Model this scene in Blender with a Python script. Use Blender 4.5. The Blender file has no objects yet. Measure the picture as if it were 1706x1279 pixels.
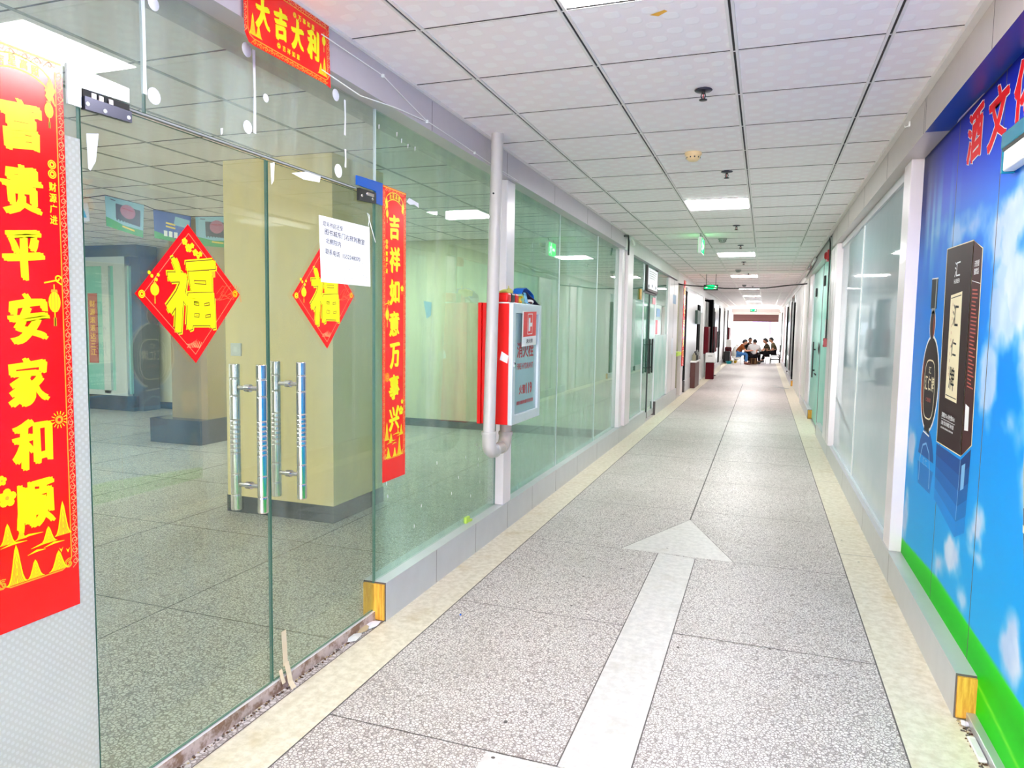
import bpy, bmesh, math, random
import numpy as np
from mathutils import Vector, Matrix

SC = bpy.context.scene
C = SC.collection
random.seed(7)
PI = math.pi

# ------------------------------------------------------------------ camera
cam = bpy.data.cameras.new('camera')
cam_o = bpy.data.objects.new('camera', cam)
C.objects.link(cam_o)
SC.camera = cam_o
F_PX, YAW, PITCH, ROLL = 1183.651, -0.3396, -0.0802, 0.0160
cam.sensor_fit = 'HORIZONTAL'
cam.sensor_width = 36.0
cam.lens = F_PX * 36.0 / 1706.0
cam.clip_start, cam.clip_end = 0.05, 300
_fw = Vector((math.sin(YAW) * math.cos(PITCH), math.cos(YAW) * math.cos(PITCH), math.sin(PITCH)))
_r0 = Vector((math.cos(YAW), -math.sin(YAW), 0))
_u0 = _r0.cross(_fw)
_r = math.cos(ROLL) * _r0 + math.sin(ROLL) * _u0
_u = -math.sin(ROLL) * _r0 + math.cos(ROLL) * _u0
cam_o.matrix_world = Matrix(((_r.x, _u.x, -_fw.x, 0), (_r.y, _u.y, -_fw.y, 0), (_r.z, _u.z, -_fw.z, 1.5), (0, 0, 0, 1)))

# ------------------------------------------------------------------ world, exposure
SC.view_settings.view_transform = 'Standard'
SC.view_settings.look = 'None'
SC.view_settings.gamma = 1.0
SC.view_settings.use_curve_mapping = False
SC.view_settings.exposure = 1.55
W = bpy.data.worlds.new('world')
SC.world = W
W.use_nodes = True
_bg = W.node_tree.nodes['Background']
_bg.inputs[0].default_value = (1.0, 0.985, 0.98, 1)
_bg.inputs[1].default_value = 6.5          # overcast daylight at both ends of the corridor
SC.cycles.use_denoising = True
SC.cycles.max_bounces = 12
SC.cycles.diffuse_bounces = 6
SC.cycles.glossy_bounces = 5
SC.cycles.transparent_max_bounces = 24
SC.cycles.sample_clamp_indirect = 8.0
SC.cycles.caustics_reflective = False
SC.cycles.caustics_refractive = False
PANEL_L = 20.0          # radiance of the ceiling LED panels in the corridor
ROOM_L = 34.0            # the ones in the empty shop

# ------------------------------------------------------------------ materials
def lin(c):
    return tuple((x / 255 / 12.92) if x / 255 <= 0.04045 else ((x / 255 + 0.055) / 1.055) ** 2.4 for x in c[:3]) + (1,)

class N:
    """small node-tree writer"""
    def __init__(s, name):
        s.m = bpy.data.materials.new(name)
        s.m.use_nodes = True
        s.t = s.m.node_tree
        s.t.nodes.clear()
        s.out = s.t.nodes.new('ShaderNodeOutputMaterial')
    def n(s, typ, **kw):
        nd = s.t.nodes.new('ShaderNode' + typ)
        for k, v in kw.items():
            setattr(nd, k, v)
        return nd
    def l(s, a, b):
        s.t.links.new(a, b)
    def setin(s, sock, v):
        if isinstance(v, bpy.types.NodeSocket):
            s.l(v, sock)
        else:
            sock.default_value = v
    def math(s, op, a, b=0.0, c=0.0):
        nd = s.n('Math', operation=op)
        for i, v in enumerate((a, b, c)):
            s.setin(nd.inputs[i], v)
        return nd.outputs[0]
    def mix(s, f, a, b):
        nd = s.n('Mix', data_type='RGBA')
        s.setin(nd.inputs[0], f); s.setin(nd.inputs[6], a); s.setin(nd.inputs[7], b)
        return nd.outputs[2]
    def ramp(s, f, lo, hi):
        nd = s.n('MapRange', interpolation_type='SMOOTHSTEP')
        s.setin(nd.inputs[0], f); nd.inputs[1].default_value = lo; nd.inputs[2].default_value = hi
        return nd.outputs[0]
    def pos(s):
        g = s.n('NewGeometry')
        sx = s.n('SeparateXYZ')
        s.l(g.outputs['Position'], sx.inputs[0])
        return g.outputs['Position'], sx.outputs
    def noise(s, vec, scale, detail=3.0, rough=0.55):
        nd = s.n('TexNoise')
        s.l(vec, nd.inputs['Vector'])
        nd.inputs['Scale'].default_value = scale; nd.inputs['Detail'].default_value = detail
        nd.inputs['Roughness'].default_value = rough
        return nd.outputs[0]
    def bsdf(s, col, rough=0.5, metal=0.0, spec=0.5, coat=0.0, bump=None, emis=None, estr=0.0):
        b = s.n('BsdfPrincipled')
        s.setin(b.inputs['Base Color'], col)
        s.setin(b.inputs['Roughness'], rough)
        s.setin(b.inputs['Metallic'], metal)
        b.inputs['Specular IOR Level'].default_value = spec
        b.inputs['Coat Weight'].default_value = coat
        b.inputs['Coat Roughness'].default_value = 0.08
        if bump is not None:
            bp = s.n('Bump')
            bp.inputs['Strength'].default_value = bump[1]
            bp.inputs['Distance'].default_value = bump[2] if len(bump) > 2 else 0.002
            s.l(bump[0], bp.inputs['Height'])
            s.l(bp.outputs[0], b.inputs['Normal'])
        if emis is not None:
            b.inputs['Emission Color'].default_value = emis
            b.inputs['Emission Strength'].default_value = estr
        s.l(b.outputs[0], s.out.inputs[0])
        return s.m

_cache = {}
def flat(name, rgb, rough=0.5, metal=0.0, spec=0.5, var=0.06, coat=0.0):
    """painted / plastic / metal surface with a slight procedural mottling"""
    if name in _cache:
        return _cache[name]
    s = N(name)
    c = lin(rgb)
    p, _ = s.pos()
    if var > 0:
        f = s.noise(p, 9.0)
        d = tuple(x * (1 - var) for x in c[:3]) + (1,)
        l_ = tuple(min(1, x * (1 + var)) for x in c[:3]) + (1,)
        col = s.mix(f, d, l_)
    else:
        col = c
    _cache[name] = s.bsdf(col, rough, metal, spec, coat)
    return _cache[name]

def emit(name, rgb, strength):
    if name in _cache:
        return _cache[name]
    s = N(name)
    e = s.n('Emission')
    e.inputs[0].default_value = lin(rgb)
    e.inputs[1].default_value = strength
    s.l(e.outputs[0], s.out.inputs[0])
    _cache[name] = s.m
    return s.m

def mat_terrazzo(name, chip, chip2, grout, scale=62.0, rough=0.22, dirt=0.25, spec=0.5):
    s = N(name)
    p, xyz = s.pos()
    v = s.n('TexVoronoi', feature='DISTANCE_TO_EDGE'); s.l(p, v.inputs['Vector']); v.inputs['Scale'].default_value = scale
    v2 = s.n('TexVoronoi', feature='F1'); s.l(p, v2.inputs['Vector']); v2.inputs['Scale'].default_value = scale
    hs = s.n('SeparateColor'); s.l(v2.outputs['Color'], hs.inputs[0])
    edge = s.ramp(v.outputs['Distance'], 0.02, 0.16)
    ccol = s.mix(hs.outputs[0], lin(chip), lin(chip2))
    # a few chips are as dark as the binder
    dark = s.ramp(hs.outputs[1], 0.90, 0.95)
    ccol = s.mix(s.math('MULTIPLY', dark, 0.6), ccol, lin(grout))
    col = s.mix(edge, lin(grout), ccol)
    big = s.ramp(s.noise(p, 1.3, 4.0), 0.42, 0.75)
    col = s.mix(s.math('MULTIPLY', big, dirt), col, lin((150, 145, 132)))
    r = s.math('ADD', s.math('MULTIPLY', s.noise(p, 6.0), 0.25), rough)
    return s.bsdf(col, r, 0, spec)

def mat_stone(name, a, b, stain, rough=0.3):
    s = N(name)
    p, xyz = s.pos()
    f = s.noise(p, 26.0, 5.0, 0.65)
    col = s.mix(s.ramp(f, 0.35, 0.65), lin(a), lin(b))
    st = s.ramp(s.noise(p, 3.2, 5.0, 0.6), 0.56, 0.75)
    col = s.mix(s.math('MULTIPLY', st, 0.7), col, lin(stain))
    return s.bsdf(col, s.math('ADD', s.math('MULTIPLY', f, 0.25), rough))

def mat_ceiling(name, a, b, kx=44.0, rough=0.55):
    """white gypsum tiles with an embossed dot pattern"""
    s = N(name)
    p, xyz = s.pos()
    w = s.noise(p, 7.0, 2.0)
    ww = s.math('MULTIPLY', s.math('SUBTRACT', w, 0.5), 1.1)
    sx = s.math('SINE', s.math('ADD', s.math('MULTIPLY', xyz[0], kx), ww))
    sy = s.math('SINE', s.math('ADD', s.math('MULTIPLY', xyz[1], kx), ww))
    f = s.math('MULTIPLY', sx, sy)
    d = s.ramp(f, 0.12, 0.42)
    col = s.mix(d, lin(a), lin(b))
    col = s.mix(s.math('MULTIPLY', s.ramp(s.noise(p, 0.8, 3.0), 0.45, 0.7), 0.35), col, lin(a))
    return s.bsdf(col, rough, 0, 0.35, bump=(d, 0.2, 0.003))

def mat_glass(name, tint, dust_haze=0.05, dust_haze_col=(225, 235, 228), edge=False, fres=1.0):
    s = N(name)
    p, xyz = s.pos()
    tr = s.n('BsdfTransparent'); tr.inputs[0].default_value = lin(tint)
    df = s.n('BsdfDiffuse'); df.inputs[0].default_value = lin(dust_haze_col)
    gl = s.n('BsdfGlossy'); gl.inputs[0].default_value = (1, 1, 1, 1); gl.inputs['Roughness'].default_value = 0.0
    m1 = s.n('MixShader'); m2 = s.n('MixShader')
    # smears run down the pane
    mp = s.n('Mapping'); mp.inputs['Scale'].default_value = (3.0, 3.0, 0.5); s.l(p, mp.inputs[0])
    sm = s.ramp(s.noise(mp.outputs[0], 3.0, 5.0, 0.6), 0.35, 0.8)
    s.l(s.math('MULTIPLY', s.math('ADD', s.math('MULTIPLY', sm, 1.1), 0.35), dust_haze), m1.inputs[0])  # diffuse share: dust film plus haze painted into the pane
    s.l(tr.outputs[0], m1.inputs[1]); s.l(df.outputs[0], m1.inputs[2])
    lw = s.n('LayerWeight'); lw.inputs[0].default_value = 0.5
    # Schlick reflectance of one face
    r = s.math('ADD', s.math('MULTIPLY', s.math('POWER', lw.outputs['Facing'], 5.0), 0.96), 0.04)
    s.l(s.math('MULTIPLY', r, fres), m2.inputs[0])
    s.l(m1.outputs[0], m2.inputs[1]); s.l(gl.outputs[0], m2.inputs[2])
    s.l(m2.outputs[0], s.out.inputs[0])
    return s.m

def mat_film(name, rgb, rgb2, transp=0.12, rough=0.06, dots=0.0, spec=0.5):
    """glass covered from behind with a translucent film: glossy front, milky body, optional dot raster"""
    s = N(name)
    p, xyz = s.pos()
    col = s.mix(s.ramp(s.noise(p, 1.6, 4.0), 0.3, 0.7), lin(rgb), lin(rgb2))
    if dots > 0:
        k = 2 * PI / dots
        f = s.math('MULTIPLY', s.math('SINE', s.math('MULTIPLY', xyz[1], k)), s.math('SINE', s.math('MULTIPLY', xyz[2], k)))
        col = s.mix(s.math('MULTIPLY', s.ramp(f, 0.1, 0.4), 0.3), col, lin((246, 248, 246)))
    pb = s.n('BsdfPrincipled')
    s.l(col, pb.inputs['Base Color']); pb.inputs['Roughness'].default_value = rough
    pb.inputs['Specular IOR Level'].default_value = spec
    tl = s.n('BsdfTranslucent'); s.l(col, tl.inputs[0])
    tr = s.n('BsdfTransparent')
    a = s.n('MixShader'); a.inputs[0].default_value = 0.25
    s.l(pb.outputs[0], a.inputs[1]); s.l(tl.outputs[0], a.inputs[2])
    b = s.n('MixShader'); b.inputs[0].default_value = transp
    s.l(a.outputs[0], b.inputs[1]); s.l(tr.outputs[0], b.inputs[2])
    s.l(b.outputs[0], s.out.inputs[0])
    return s.m

M = {}
M['terrazzo'] = mat_terrazzo('terrazzo_grey_pink', (237, 228, 222), (219, 210, 204), (144, 131, 126), 78.0, 0.3, 0.25, 0.35)
M['terrazzo_room'] = mat_terrazzo('terrazzo_room', (218, 214, 204), (196, 190, 180), (116, 110, 102), 64.0, 0.25, 0.4, 0.4)
M['terrazzo_light'] = mat_terrazzo('terrazzo_light_strip', (234, 226, 222), (210, 202, 198), (150, 138, 132), 50.0)
M['band'] = mat_stone('beige_stone_band', (235, 226, 205), (216, 205, 180), (200, 180, 135))
M['arrow'] = mat_stone('pale_stone_inlay', (226, 220, 214), (210, 204, 198), (196, 186, 172))
M['joint'] = flat('dark_joint', (96, 88, 84), 0.7)
M['ceil'] = mat_ceiling('embossed_ceiling_tiles', (249, 239, 241), (253, 247, 248))
M['ceil_room'] = M['ceil']
M['groove'] = flat('dark_ceiling_groove', (48, 42, 42), 0.8)
M['bar'] = flat('white_ceiling_bar', (232, 226, 224), 0.4)
M['clad'] = flat('grey_lilac_cladding', (196, 188, 196), 0.32, 0.25, 0.5, 0.05)
M['clad_warm'] = flat('grey_warm_cladding', (200, 190, 186), 0.34, 0.25, 0.5, 0.05)
M['soffit'] = M['clad']
M['sill'] = flat('grey_sill_cladding', (196, 196, 200), 0.35, 0.2, 0.5, 0.08)
M['sill_top'] = M['sill']
M['seam'] = flat('dark_seam', (92, 84, 86), 0.6)
M['wood'] = None
M['alu'] = flat('white_aluminium_post', (236, 226, 230), 0.3, 0.15, 0.5, 0.03)
M['alu_grey'] = flat('grey_aluminium', (196, 198, 202), 0.3, 0.5, 0.5, 0.05)
M['white'] = flat('white_paint', (240, 240, 238), 0.4)
M['offwhite'] = flat('off_white_paint', (226, 226, 222), 0.45)
M['steel'] = flat('brushed_steel', (214, 206, 204), 0.16, 1.0, 0.5, 0.06)
M['steel_dark'] = flat('dark_steel', (70, 70, 84), 0.3, 0.8)
M['black'] = flat('black_plastic', (22, 22, 24), 0.4)
M['rubber'] = flat('dark_rubber', (48, 46, 46), 0.7)
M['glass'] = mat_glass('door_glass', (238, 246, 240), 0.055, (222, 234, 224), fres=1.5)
M['glass_up'] = mat_glass('transom_glass', (236, 244, 241), 0.15)  # raised share paints a whitish reflected haze on the transom
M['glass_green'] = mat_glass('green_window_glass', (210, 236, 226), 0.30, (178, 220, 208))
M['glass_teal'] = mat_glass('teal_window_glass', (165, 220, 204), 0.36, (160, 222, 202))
M['glass_edge'] = flat('green_glass_edge', (84, 132, 116), 0.15)
M['film'] = mat_film('dotted_frosted_film', (210, 208, 198), (220, 219, 210), 0.05, 0.2, 0.022, 0.2)
M['film_blue'] = mat_film('pale_blue_window_film', (200, 220, 228), (214, 230, 236), 0.04, 0.03)
M['film_teal'] = mat_film('teal_film', (150, 226, 212), (188, 238, 226), 0.04, 0.3, 0.0, 0.2)
M['film_frost'] = mat_film('frosted_teal_film', (176, 218, 206), (206, 232, 224), 0.08, 0.12)
M['red'] = flat('red_couplet_paper', (250, 4, 6), 0.2, 0, 0.5, 0.0)
M['gold'] = flat('yellow_print', (252, 240, 0), 0.3, 0, 0.4, 0.0)
M['orange'] = flat('orange_gold_print', (246, 178, 34), 0.3, 0, 0.4, 0.0)
M['coral'] = flat('coral_print', (238, 92, 40), 0.3, 0, 0.4, 0.0)
M['line'] = flat('cream_print_line', (250, 170, 110), 0.35, 0, 0.4, 0.0)
M['paper'] = flat('white_paper', (240, 238, 246), 0.7, 0, 0.3, 0.02)
M['ink'] = flat('grey_ink', (78, 78, 92), 0.7, 0, 0.3, 0.0)
M['cream'] = flat('cream_wall_paint', (246, 222, 160), 0.5, 0, 0.4, 0.05)
M['cream_wall'] = flat('pale_cream_wall', (214, 210, 176), 0.6, 0, 0.3, 0.05)
M['skirt'] = flat('black_tile_skirting', (40, 48, 46), 0.2)
M['pipe'] = flat('grey_pvc_pipe', (196, 190, 188), 0.35, 0, 0.5, 0.10)
M['cab_red'] = flat('red_cabinet_paint', (236, 8, 10), 0.35, 0, 0.5, 0.02)
M['cab_red_dark'] = M['cab_red']
M['cab_frame'] = flat('pale_aluminium_frame', (214, 222, 228), 0.3, 0.3)
M['cab_glass'] = flat('grey_blue_cabinet_glass', (158, 182, 188), 0.08, 0, 0.5, 0.04)
M['letter_red'] = flat('dark_red_lettering', (168, 24, 44), 0.4, 0, 0.4, 0.0)
M['track'] = None
M['yellow_p'] = flat('yellow_plastic', (240, 200, 40), 0.4)
M['blue_p'] = flat('blue_cloth', (20, 110, 216), 0.6)
M['navy_p'] = flat('navy_cloth', (14, 20, 74), 0.6)
M['blue_film'] = flat('blue_protective_film', (12, 84, 180), 0.25)
M['maroon'] = flat('maroon_panel', (92, 8, 24), 0.6, 0, 0.2)
M['brown'] = flat('brown_lacquer', (86, 34, 26), 0.4)
M['shutter'] = None
M['green_e'] = emit('exit_sign_green', (10, 230, 90), 1.5)
M['white_e'] = emit('exit_sign_white', (240, 255, 245), 1.6)
M['panel'] = emit('led_panel_light', (255, 255, 255), PANEL_L)
M['panel_room'] = emit('led_panel_light_room', (250, 255, 255), ROOM_L)
M['bell_red'] = flat('red_alarm_plastic', (176, 12, 28), 0.3)
M['olive'] = flat('olive_grey_render', (150, 146, 122), 0.6)
M['grey'] = flat('mid_grey', (150, 152, 150), 0.5)
M['darkgap'] = flat('dark_shop_frame', (46, 43, 43), 0.85, 0, 0.12)
M['matt_black'] = flat('matt_black', (14, 14, 15), 0.9, 0, 0.08)
M['skin'] = flat('skin', (206, 150, 122), 0.5, 0, 0.4, 0.03)
M['hair'] = flat('black_hair', (24, 18, 20), 0.5)

def _wood():
    s = N('yellow_raw_wood'); p, xyz = s.pos()
    mp = s.n('Mapping'); mp.inputs['Scale'].default_value = (14, 14, 1.2); s.l(p, mp.inputs[0])
    f = s.noise(mp.outputs[0], 5.0, 5.0, 0.7)
    return s.bsdf(s.mix(s.ramp(f, 0.3, 0.7), lin((236, 186, 70)), lin((200, 132, 32))), 0.55)
M['wood'] = _wood()
def _track():
    s = N('worn_pinkish_track'); p, xyz = s.pos()
    f = s.ramp(s.noise(p, 11.0, 5.0, 0.7), 0.42, 0.6)
    c = s.mix(s.math('MULTIPLY', f, 0.9), lin((206, 184, 178)), lin((128, 92, 66)))
    return s.bsdf(c, 0.5, 0.1)
M['track'] = _track()
def _shutter():
    s = N('brown_roller_shutter'); p, xyz = s.pos()
    f = s.ramp(s.math('SINE', s.math('MULTIPLY', xyz[2], 90.0)), -0.5, 0.5)
    return s.bsdf(s.mix(f, lin((70, 38, 36)), lin((104, 62, 58))), 0.5)
M['shutter'] = _shutter()

# ------------------------------------------------------------------ mesh helpers
class MB:
    def __init__(s):
        s.v, s.f, s.mi, s.mats, s.sm = [], [], [], [], []
    def m(s, mat):
        if mat not in s.mats:
            s.mats.append(mat)
        return s.mats.index(mat)
    def add(s, verts, faces, mat, smooth=False):
        b = len(s.v); i = s.m(mat)
        s.v += [tuple(p) for p in verts]
        s.f += [tuple(b + k for k in f) for f in faces]
        s.mi += [i] * len(faces); s.sm += [smooth] * len(faces)
    def box(s, x0, x1, y0, y1, z0, z1, mat, bev=0.0, fm=None):
        x0, x1 = sorted((x0, x1)); y0, y1 = sorted((y0, y1)); z0, z1 = sorted((z0, z1))
        if bev > 0:
            bev = min(bev, (x1 - x0) * .45, (y1 - y0) * .45, (z1 - z0) * .45)
            bm = bmesh.new()
            bmesh.ops.create_cube(bm, size=1)
            bmesh.ops.scale(bm, vec=(x1 - x0, y1 - y0, z1 - z0), verts=bm.verts)
            bmesh.ops.translate(bm, vec=((x0 + x1) / 2, (y0 + y1) / 2, (z0 + z1) / 2), verts=bm.verts)
            bmesh.ops.bevel(bm, geom=list(bm.edges), offset=bev, segments=2, affect='EDGES', profile=0.5)
            bm.verts.index_update()
            s.add([v.co for v in bm.verts], [[v.index for v in f.verts] for f in bm.faces], mat)
            bm.free()
            return
        V = [(x0, y0, z0), (x1, y0, z0), (x1, y1, z0), (x0, y1, z0), (x0, y0, z1), (x1, y0, z1), (x1, y1, z1), (x0, y1, z1)]
        Fc = {'-z': (0, 3, 2, 1), '+z': (4, 5, 6, 7), '-y': (0, 1, 5, 4), '+x': (1, 2, 6, 5), '+y': (2, 3, 7, 6), '-x': (3, 0, 4, 7)}
        for k, f in Fc.items():
            s.add([V[i] for i in f], [(0, 1, 2, 3)], (fm or {}).get(k, mat))
    def quad(s, a, b, c, d, mat):
        s.add([a, b, c, d], [(0, 1, 2, 3)], mat)
    def tube(s, pts, r, mat, n=12, cap=True, smooth=True):
        pts = [Vector(p) for p in pts]
        rs = r if isinstance(r, (list, tuple)) else [r] * len(pts)
        V, Fc = [], []
        up = None
        for i, p in enumerate(pts):
            a = pts[max(0, i - 1)]; b = pts[min(len(pts) - 1, i + 1)]
            t = (b - a).normalized()
            if up is None:
                up = t.orthogonal().normalized()
            else:
                up = (up - t * up.dot(t))
                up = up.normalized() if up.length > 1e-6 else t.orthogonal().normalized()
            w = t.cross(up)
            for k in range(n):
                q = 2 * PI * k / n
                V.append(p + (up * math.cos(q) + w * math.sin(q)) * rs[i])
        for i in range(len(pts) - 1):
            for k in range(n):
                Fc.append((i * n + k, i * n + (k + 1) % n, (i + 1) * n + (k + 1) % n, (i + 1) * n + k))
        s.add(V, Fc, mat, smooth)
        if cap:
            s.add(V[:n], [tuple(range(n))[::-1]], mat); s.add(V[-n:], [tuple(range(n))], mat)
    def lathe(s, c, prof, mat, n=20, axis='z', smooth=True):
        """prof: list of (r, h) along the axis from c"""
        c = Vector(c); V, Fc = [], []
        for r, h in prof:
            for k in range(n):
                q = 2 * PI * k / n
                a, b = r * math.cos(q), r * math.sin(q)
                V.append(c + {'z': Vector((a, b, h)), 'x': Vector((h, a, b)), 'y': Vector((a, h, b))}[axis])
        for i in range(len(prof) - 1):
            for k in range(n):
                Fc.append((i * n + k, i * n + (k + 1) % n, (i + 1) * n + (k + 1) % n, (i + 1) * n + k))
        s.add(V, Fc, mat, smooth)
        s.add(V[:n], [tuple(range(n))[::-1]], mat); s.add(V[-n:], [tuple(range(n))], mat)
    def ell(s, c, r, mat, seg=14, rings=8, fn=None):
        V, Fc = [], []
        for i in range(rings + 1):
            t = PI * i / rings
            for k in range(seg):
                q = 2 * PI * k / seg
                p = Vector((math.sin(t) * math.cos(q) * r[0], math.sin(t) * math.sin(q) * r[1], math.cos(t) * r[2]))
                if fn: p = fn(p)
                V.append(Vector(c) + p)
        for i in range(rings):
            for k in range(seg):
                Fc.append((i * seg + k, (i + 1) * seg + k, (i + 1) * seg + (k + 1) % seg, i * seg + (k + 1) % seg))
        s.add(V, Fc, mat, True)
    # ---- flat print on a plane
    def poly(s, P, pts, mat, d=0.0):
        s.add([P(a, b, d) for a, b in pts], [tuple(range(len(pts)))], mat)
    def stroke(s, P, pts, w, mat, d=0.0, closed=False):
        n = len(pts)
        ws = w if isinstance(w, (list, tuple)) else [w] * n
        L, R = [], []
        for i in range(n):
            if closed:
                a, b = pts[i - 1], pts[(i + 1) % n]
            else:
                a, b = pts[max(0, i - 1)], pts[min(n - 1, i + 1)]
            tx, ty = b[0] - a[0], b[1] - a[1]
            q = math.hypot(tx, ty) or 1
            nx, ny = -ty / q * ws[i] / 2, tx / q * ws[i] / 2
            L.append((pts[i][0] + nx, pts[i][1] + ny)); R.append((pts[i][0] - nx, pts[i][1] - ny))
        V = [P(a, b, d) for a, b in L + R]
        m_ = n if closed else n - 1
        s.add(V, [(i, (i + 1) % n, n + (i + 1) % n, n + i) for i in range(m_)], mat)
    def disc(s, P, c, r, mat, d=0.0, n=16, ry=None):
        s.poly(P, [(c[0] + r * math.cos(2 * PI * k / n), c[1] + (ry or r) * math.sin(2 * PI * k / n)) for k in range(n)], mat, d)
    def build(s, name, parent=None, loc=None):
        me = bpy.data.meshes.new(name)
        o = bpy.data.objects.new(name, me)
        off = Vector(loc) if loc is not None else Vector((0, 0, 0))
        vv = [tuple(Vector(p) - off) for p in s.v] if loc is not None else s.v
        me.from_pydata(vv, [], s.f)
        for m in s.mats:
            me.materials.append(m)
        me.polygons.foreach_set('material_index', s.mi)
        me.polygons.foreach_set('use_smooth', s.sm)
        me.update()
        C.objects.link(o)
        o.location = off
        if parent is not None:
            o.parent = parent
            o.matrix_parent_inverse = Matrix.Translation(-Vector(parent.location))
        return o

def plane(o, u, v, n):
    o, u, v, n = Vector(o), Vector(u), Vector(v), Vector(n)
    return lambda a, b, d=0.0: o + u * a + v * b + n * d
# a left-wall print: a = world y, b = world z, raised towards the corridor; a right-wall print: a = world y too
def PL(x):
    return plane((x, 0, 0), (0, 1, 0), (0, 0, 1), (1, 0, 0))
def PR(x):
    return plane((x, 0, 0), (0, 1, 0), (0, 0, 1), (-1, 0, 0))

def tag(o, label, cat, group=None, kind=None):
    if label: o['label'] = label
    if cat: o['category'] = cat
    if group: o['group'] = group
    if kind: o['kind'] = kind
    return o
def empty(name, loc, label=None, cat=None, group=None, kind=None):
    o = bpy.data.objects.new(name, None)
    o.empty_display_size = 0.1
    C.objects.link(o)
    o.location = loc
    return tag(o, label, cat, group, kind)
def struct(name, mb, parent=None, label=None):
    o = mb.build(name, parent)
    if parent is None:
        o['kind'] = 'structure'
    if label: o['label'] = label
    return o
def copy_tree(o, loc, label=None, group=None):
    c = o.copy(); C.objects.link(c); c.location = loc
    if label: c['label'] = label
    if group: c['group'] = group
    for ch in list(o.children):
        d = ch.copy(); C.objects.link(d); d.parent = c
        for g in list(ch.children):
            e = g.copy(); C.objects.link(e); e.parent = d
    return c

# ------------------------------------------------------------------ lettering
_glyph = {}
def glyph(txt):
    """flat outline mesh of a text, normalised to its bounding box (0..1, 0..1); returns verts, faces, aspect"""
    if txt in _glyph:
        return _glyph[txt]
    c = bpy.data.curves.new('lettering', 'FONT'); c.body = txt; c.resolution_u = 4
    o = bpy.data.objects.new('lettering', c); C.objects.link(o)
    dg = bpy.context.evaluated_depsgraph_get(); dg.update()
    me = bpy.data.meshes.new_from_object(o.evaluated_get(dg))
    v = np.array([tuple(p.co)[:2] for p in me.vertices]); f = [tuple(p.vertices) for p in me.polygons]
    bpy.data.objects.remove(o); bpy.data.curves.remove(c); bpy.data.meshes.remove(me)
    lo, hi = v.min(0), v.max(0)
    sz = hi - lo
    _glyph[txt] = ((v - lo) / sz, f, float(sz[0] / sz[1]))
    return _glyph[txt]

def write(mb, P, txt, x0, x1, y0, y1, mat, d=0.0, nib=0.0, wob=0.0, rise=0.0, flip=False, seed=0, nang=-38, fat=None):
    """text stretched to the box x0..x1 / y0..y1 of plane P; nib = width of a broad brush (share of the height),
    wob = unevenness of the hand, rise = slope of the horizontals; flip: the plane runs right to left"""
    v, f, asp = glyph(txt)
    w, h = x1 - x0, y1 - y0
    rnd = random.Random(seed)
    p1, p2, p3, p4 = [rnd.uniform(0, 6.28) for _ in range(4)]
    q = v.copy()
    if wob:
        X, Y = v[:, 0], v[:, 1]
        q[:, 0] = X + wob * (np.sin(7 * Y + p1 + 3 * X) + 0.5 * np.sin(17 * Y + p2))
        q[:, 1] = Y + wob * (np.sin(6 * X + p3 + 2 * Y) + 0.5 * np.sin(15 * X + p4)) 
    q[:, 1] += rise * (q[:, 0] - 0.5)
    offs = [(0, 0)]
    if nib:
        a = math.radians(nang)
        offs = []
        k = fat or 7
        for i in range(k):
            t = (i / (k - 1) - 0.5)
            ww = nib * h * t
            offs.append((math.cos(a) * ww, math.sin(a) * ww))
            # a softer cross direction keeps thin strokes from vanishing
            offs.append((-math.sin(a) * ww * .45, math.cos(a) * ww * .45))
    for i, (ox, oy) in enumerate(offs):
        pts = []
        for a_, b_ in q:
            X = x0 + a_ * w + ox; Y = y0 + b_ * h + oy
            if flip: X = x0 + x1 - X
            pts.append(P(X, Y, d + 0.00002 * i))
        mb.add(pts, f, mat)

# ================================================================== SETTING
CZ = 2.71            # corridor ceiling
GX = -1.82           # plane of the left glass wall
Y0, Y1 = -5.0, 42.0  # many coordinates below worked out beforehand from image pixels on assumed planes

# ---- corridor floor: slabs, beige bands, inlaid arrow, joints
mb = MB()
mb.box(-1.52, 0.54, Y0, Y1, -0.12, 0, M['terrazzo'])
mb.box(-1.76, -1.52, Y0, Y1, -0.12, 0, M['band'])
mb.box(-1.86, -1.76, Y0, Y1, -0.12, 0, M['terrazzo_light'])
mb.box(0.54, 0.80, Y0, Y1, -0.12, 0, M['band'])
mb.box(0.80, 0.98, Y0, Y1, -0.12, 0, M['terrazzo_light'])
P0 = plane((0, 0, 0), (1, 0, 0), (0, 1, 0), (0, 0, 1))
arrow = [(-0.61, 2.25), (-0.367, 2.25), (-0.367, 4.71), (-0.128, 4.735), (-0.493, 5.68), (-0.865, 4.75), (-0.613, 4.74)]
mb.poly(P0, arrow[:3] + [arrow[6]], M['arrow'], 0.0008)
mb.poly(P0, arrow[3:6], M['arrow'], 0.0008)
mb.poly(P0, [(-0.865, 1.98), (-0.125, 1.98), (-0.125, 2.245), (-0.865, 2.245)], M['arrow'], 0.0008)
mb.stroke(P0, arrow, 0.005, M['joint'], 0.0012, True)
def joint(x0, y0, x1, y1, w=0.005):
    mb.stroke(P0, [(x0, y0), (x1, y1)], w, M['joint'], 0.0010)
for k in range(12):
    y = 2.25 + 1.24 * k
    w = 0.005 if y < 8 else 0.009
    if y < 4.9:
        e1, e2 = ((-0.61, -0.367) if y < 4.6 else (-0.865, -0.128))
        joint(-1.52, y, e1, y); joint(e2, y, 0.54, y)
    else:
        joint(-1.52, y, 0.54, y, w)
joint(-0.493, 5.68, -0.52, 21.0, 0.011)
for x in (-1.52, 0.54):
    joint(x, Y0, x, 20, 0.006)
joint(-1.76, Y0, -1.76, 3.1, 0.004)
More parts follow.
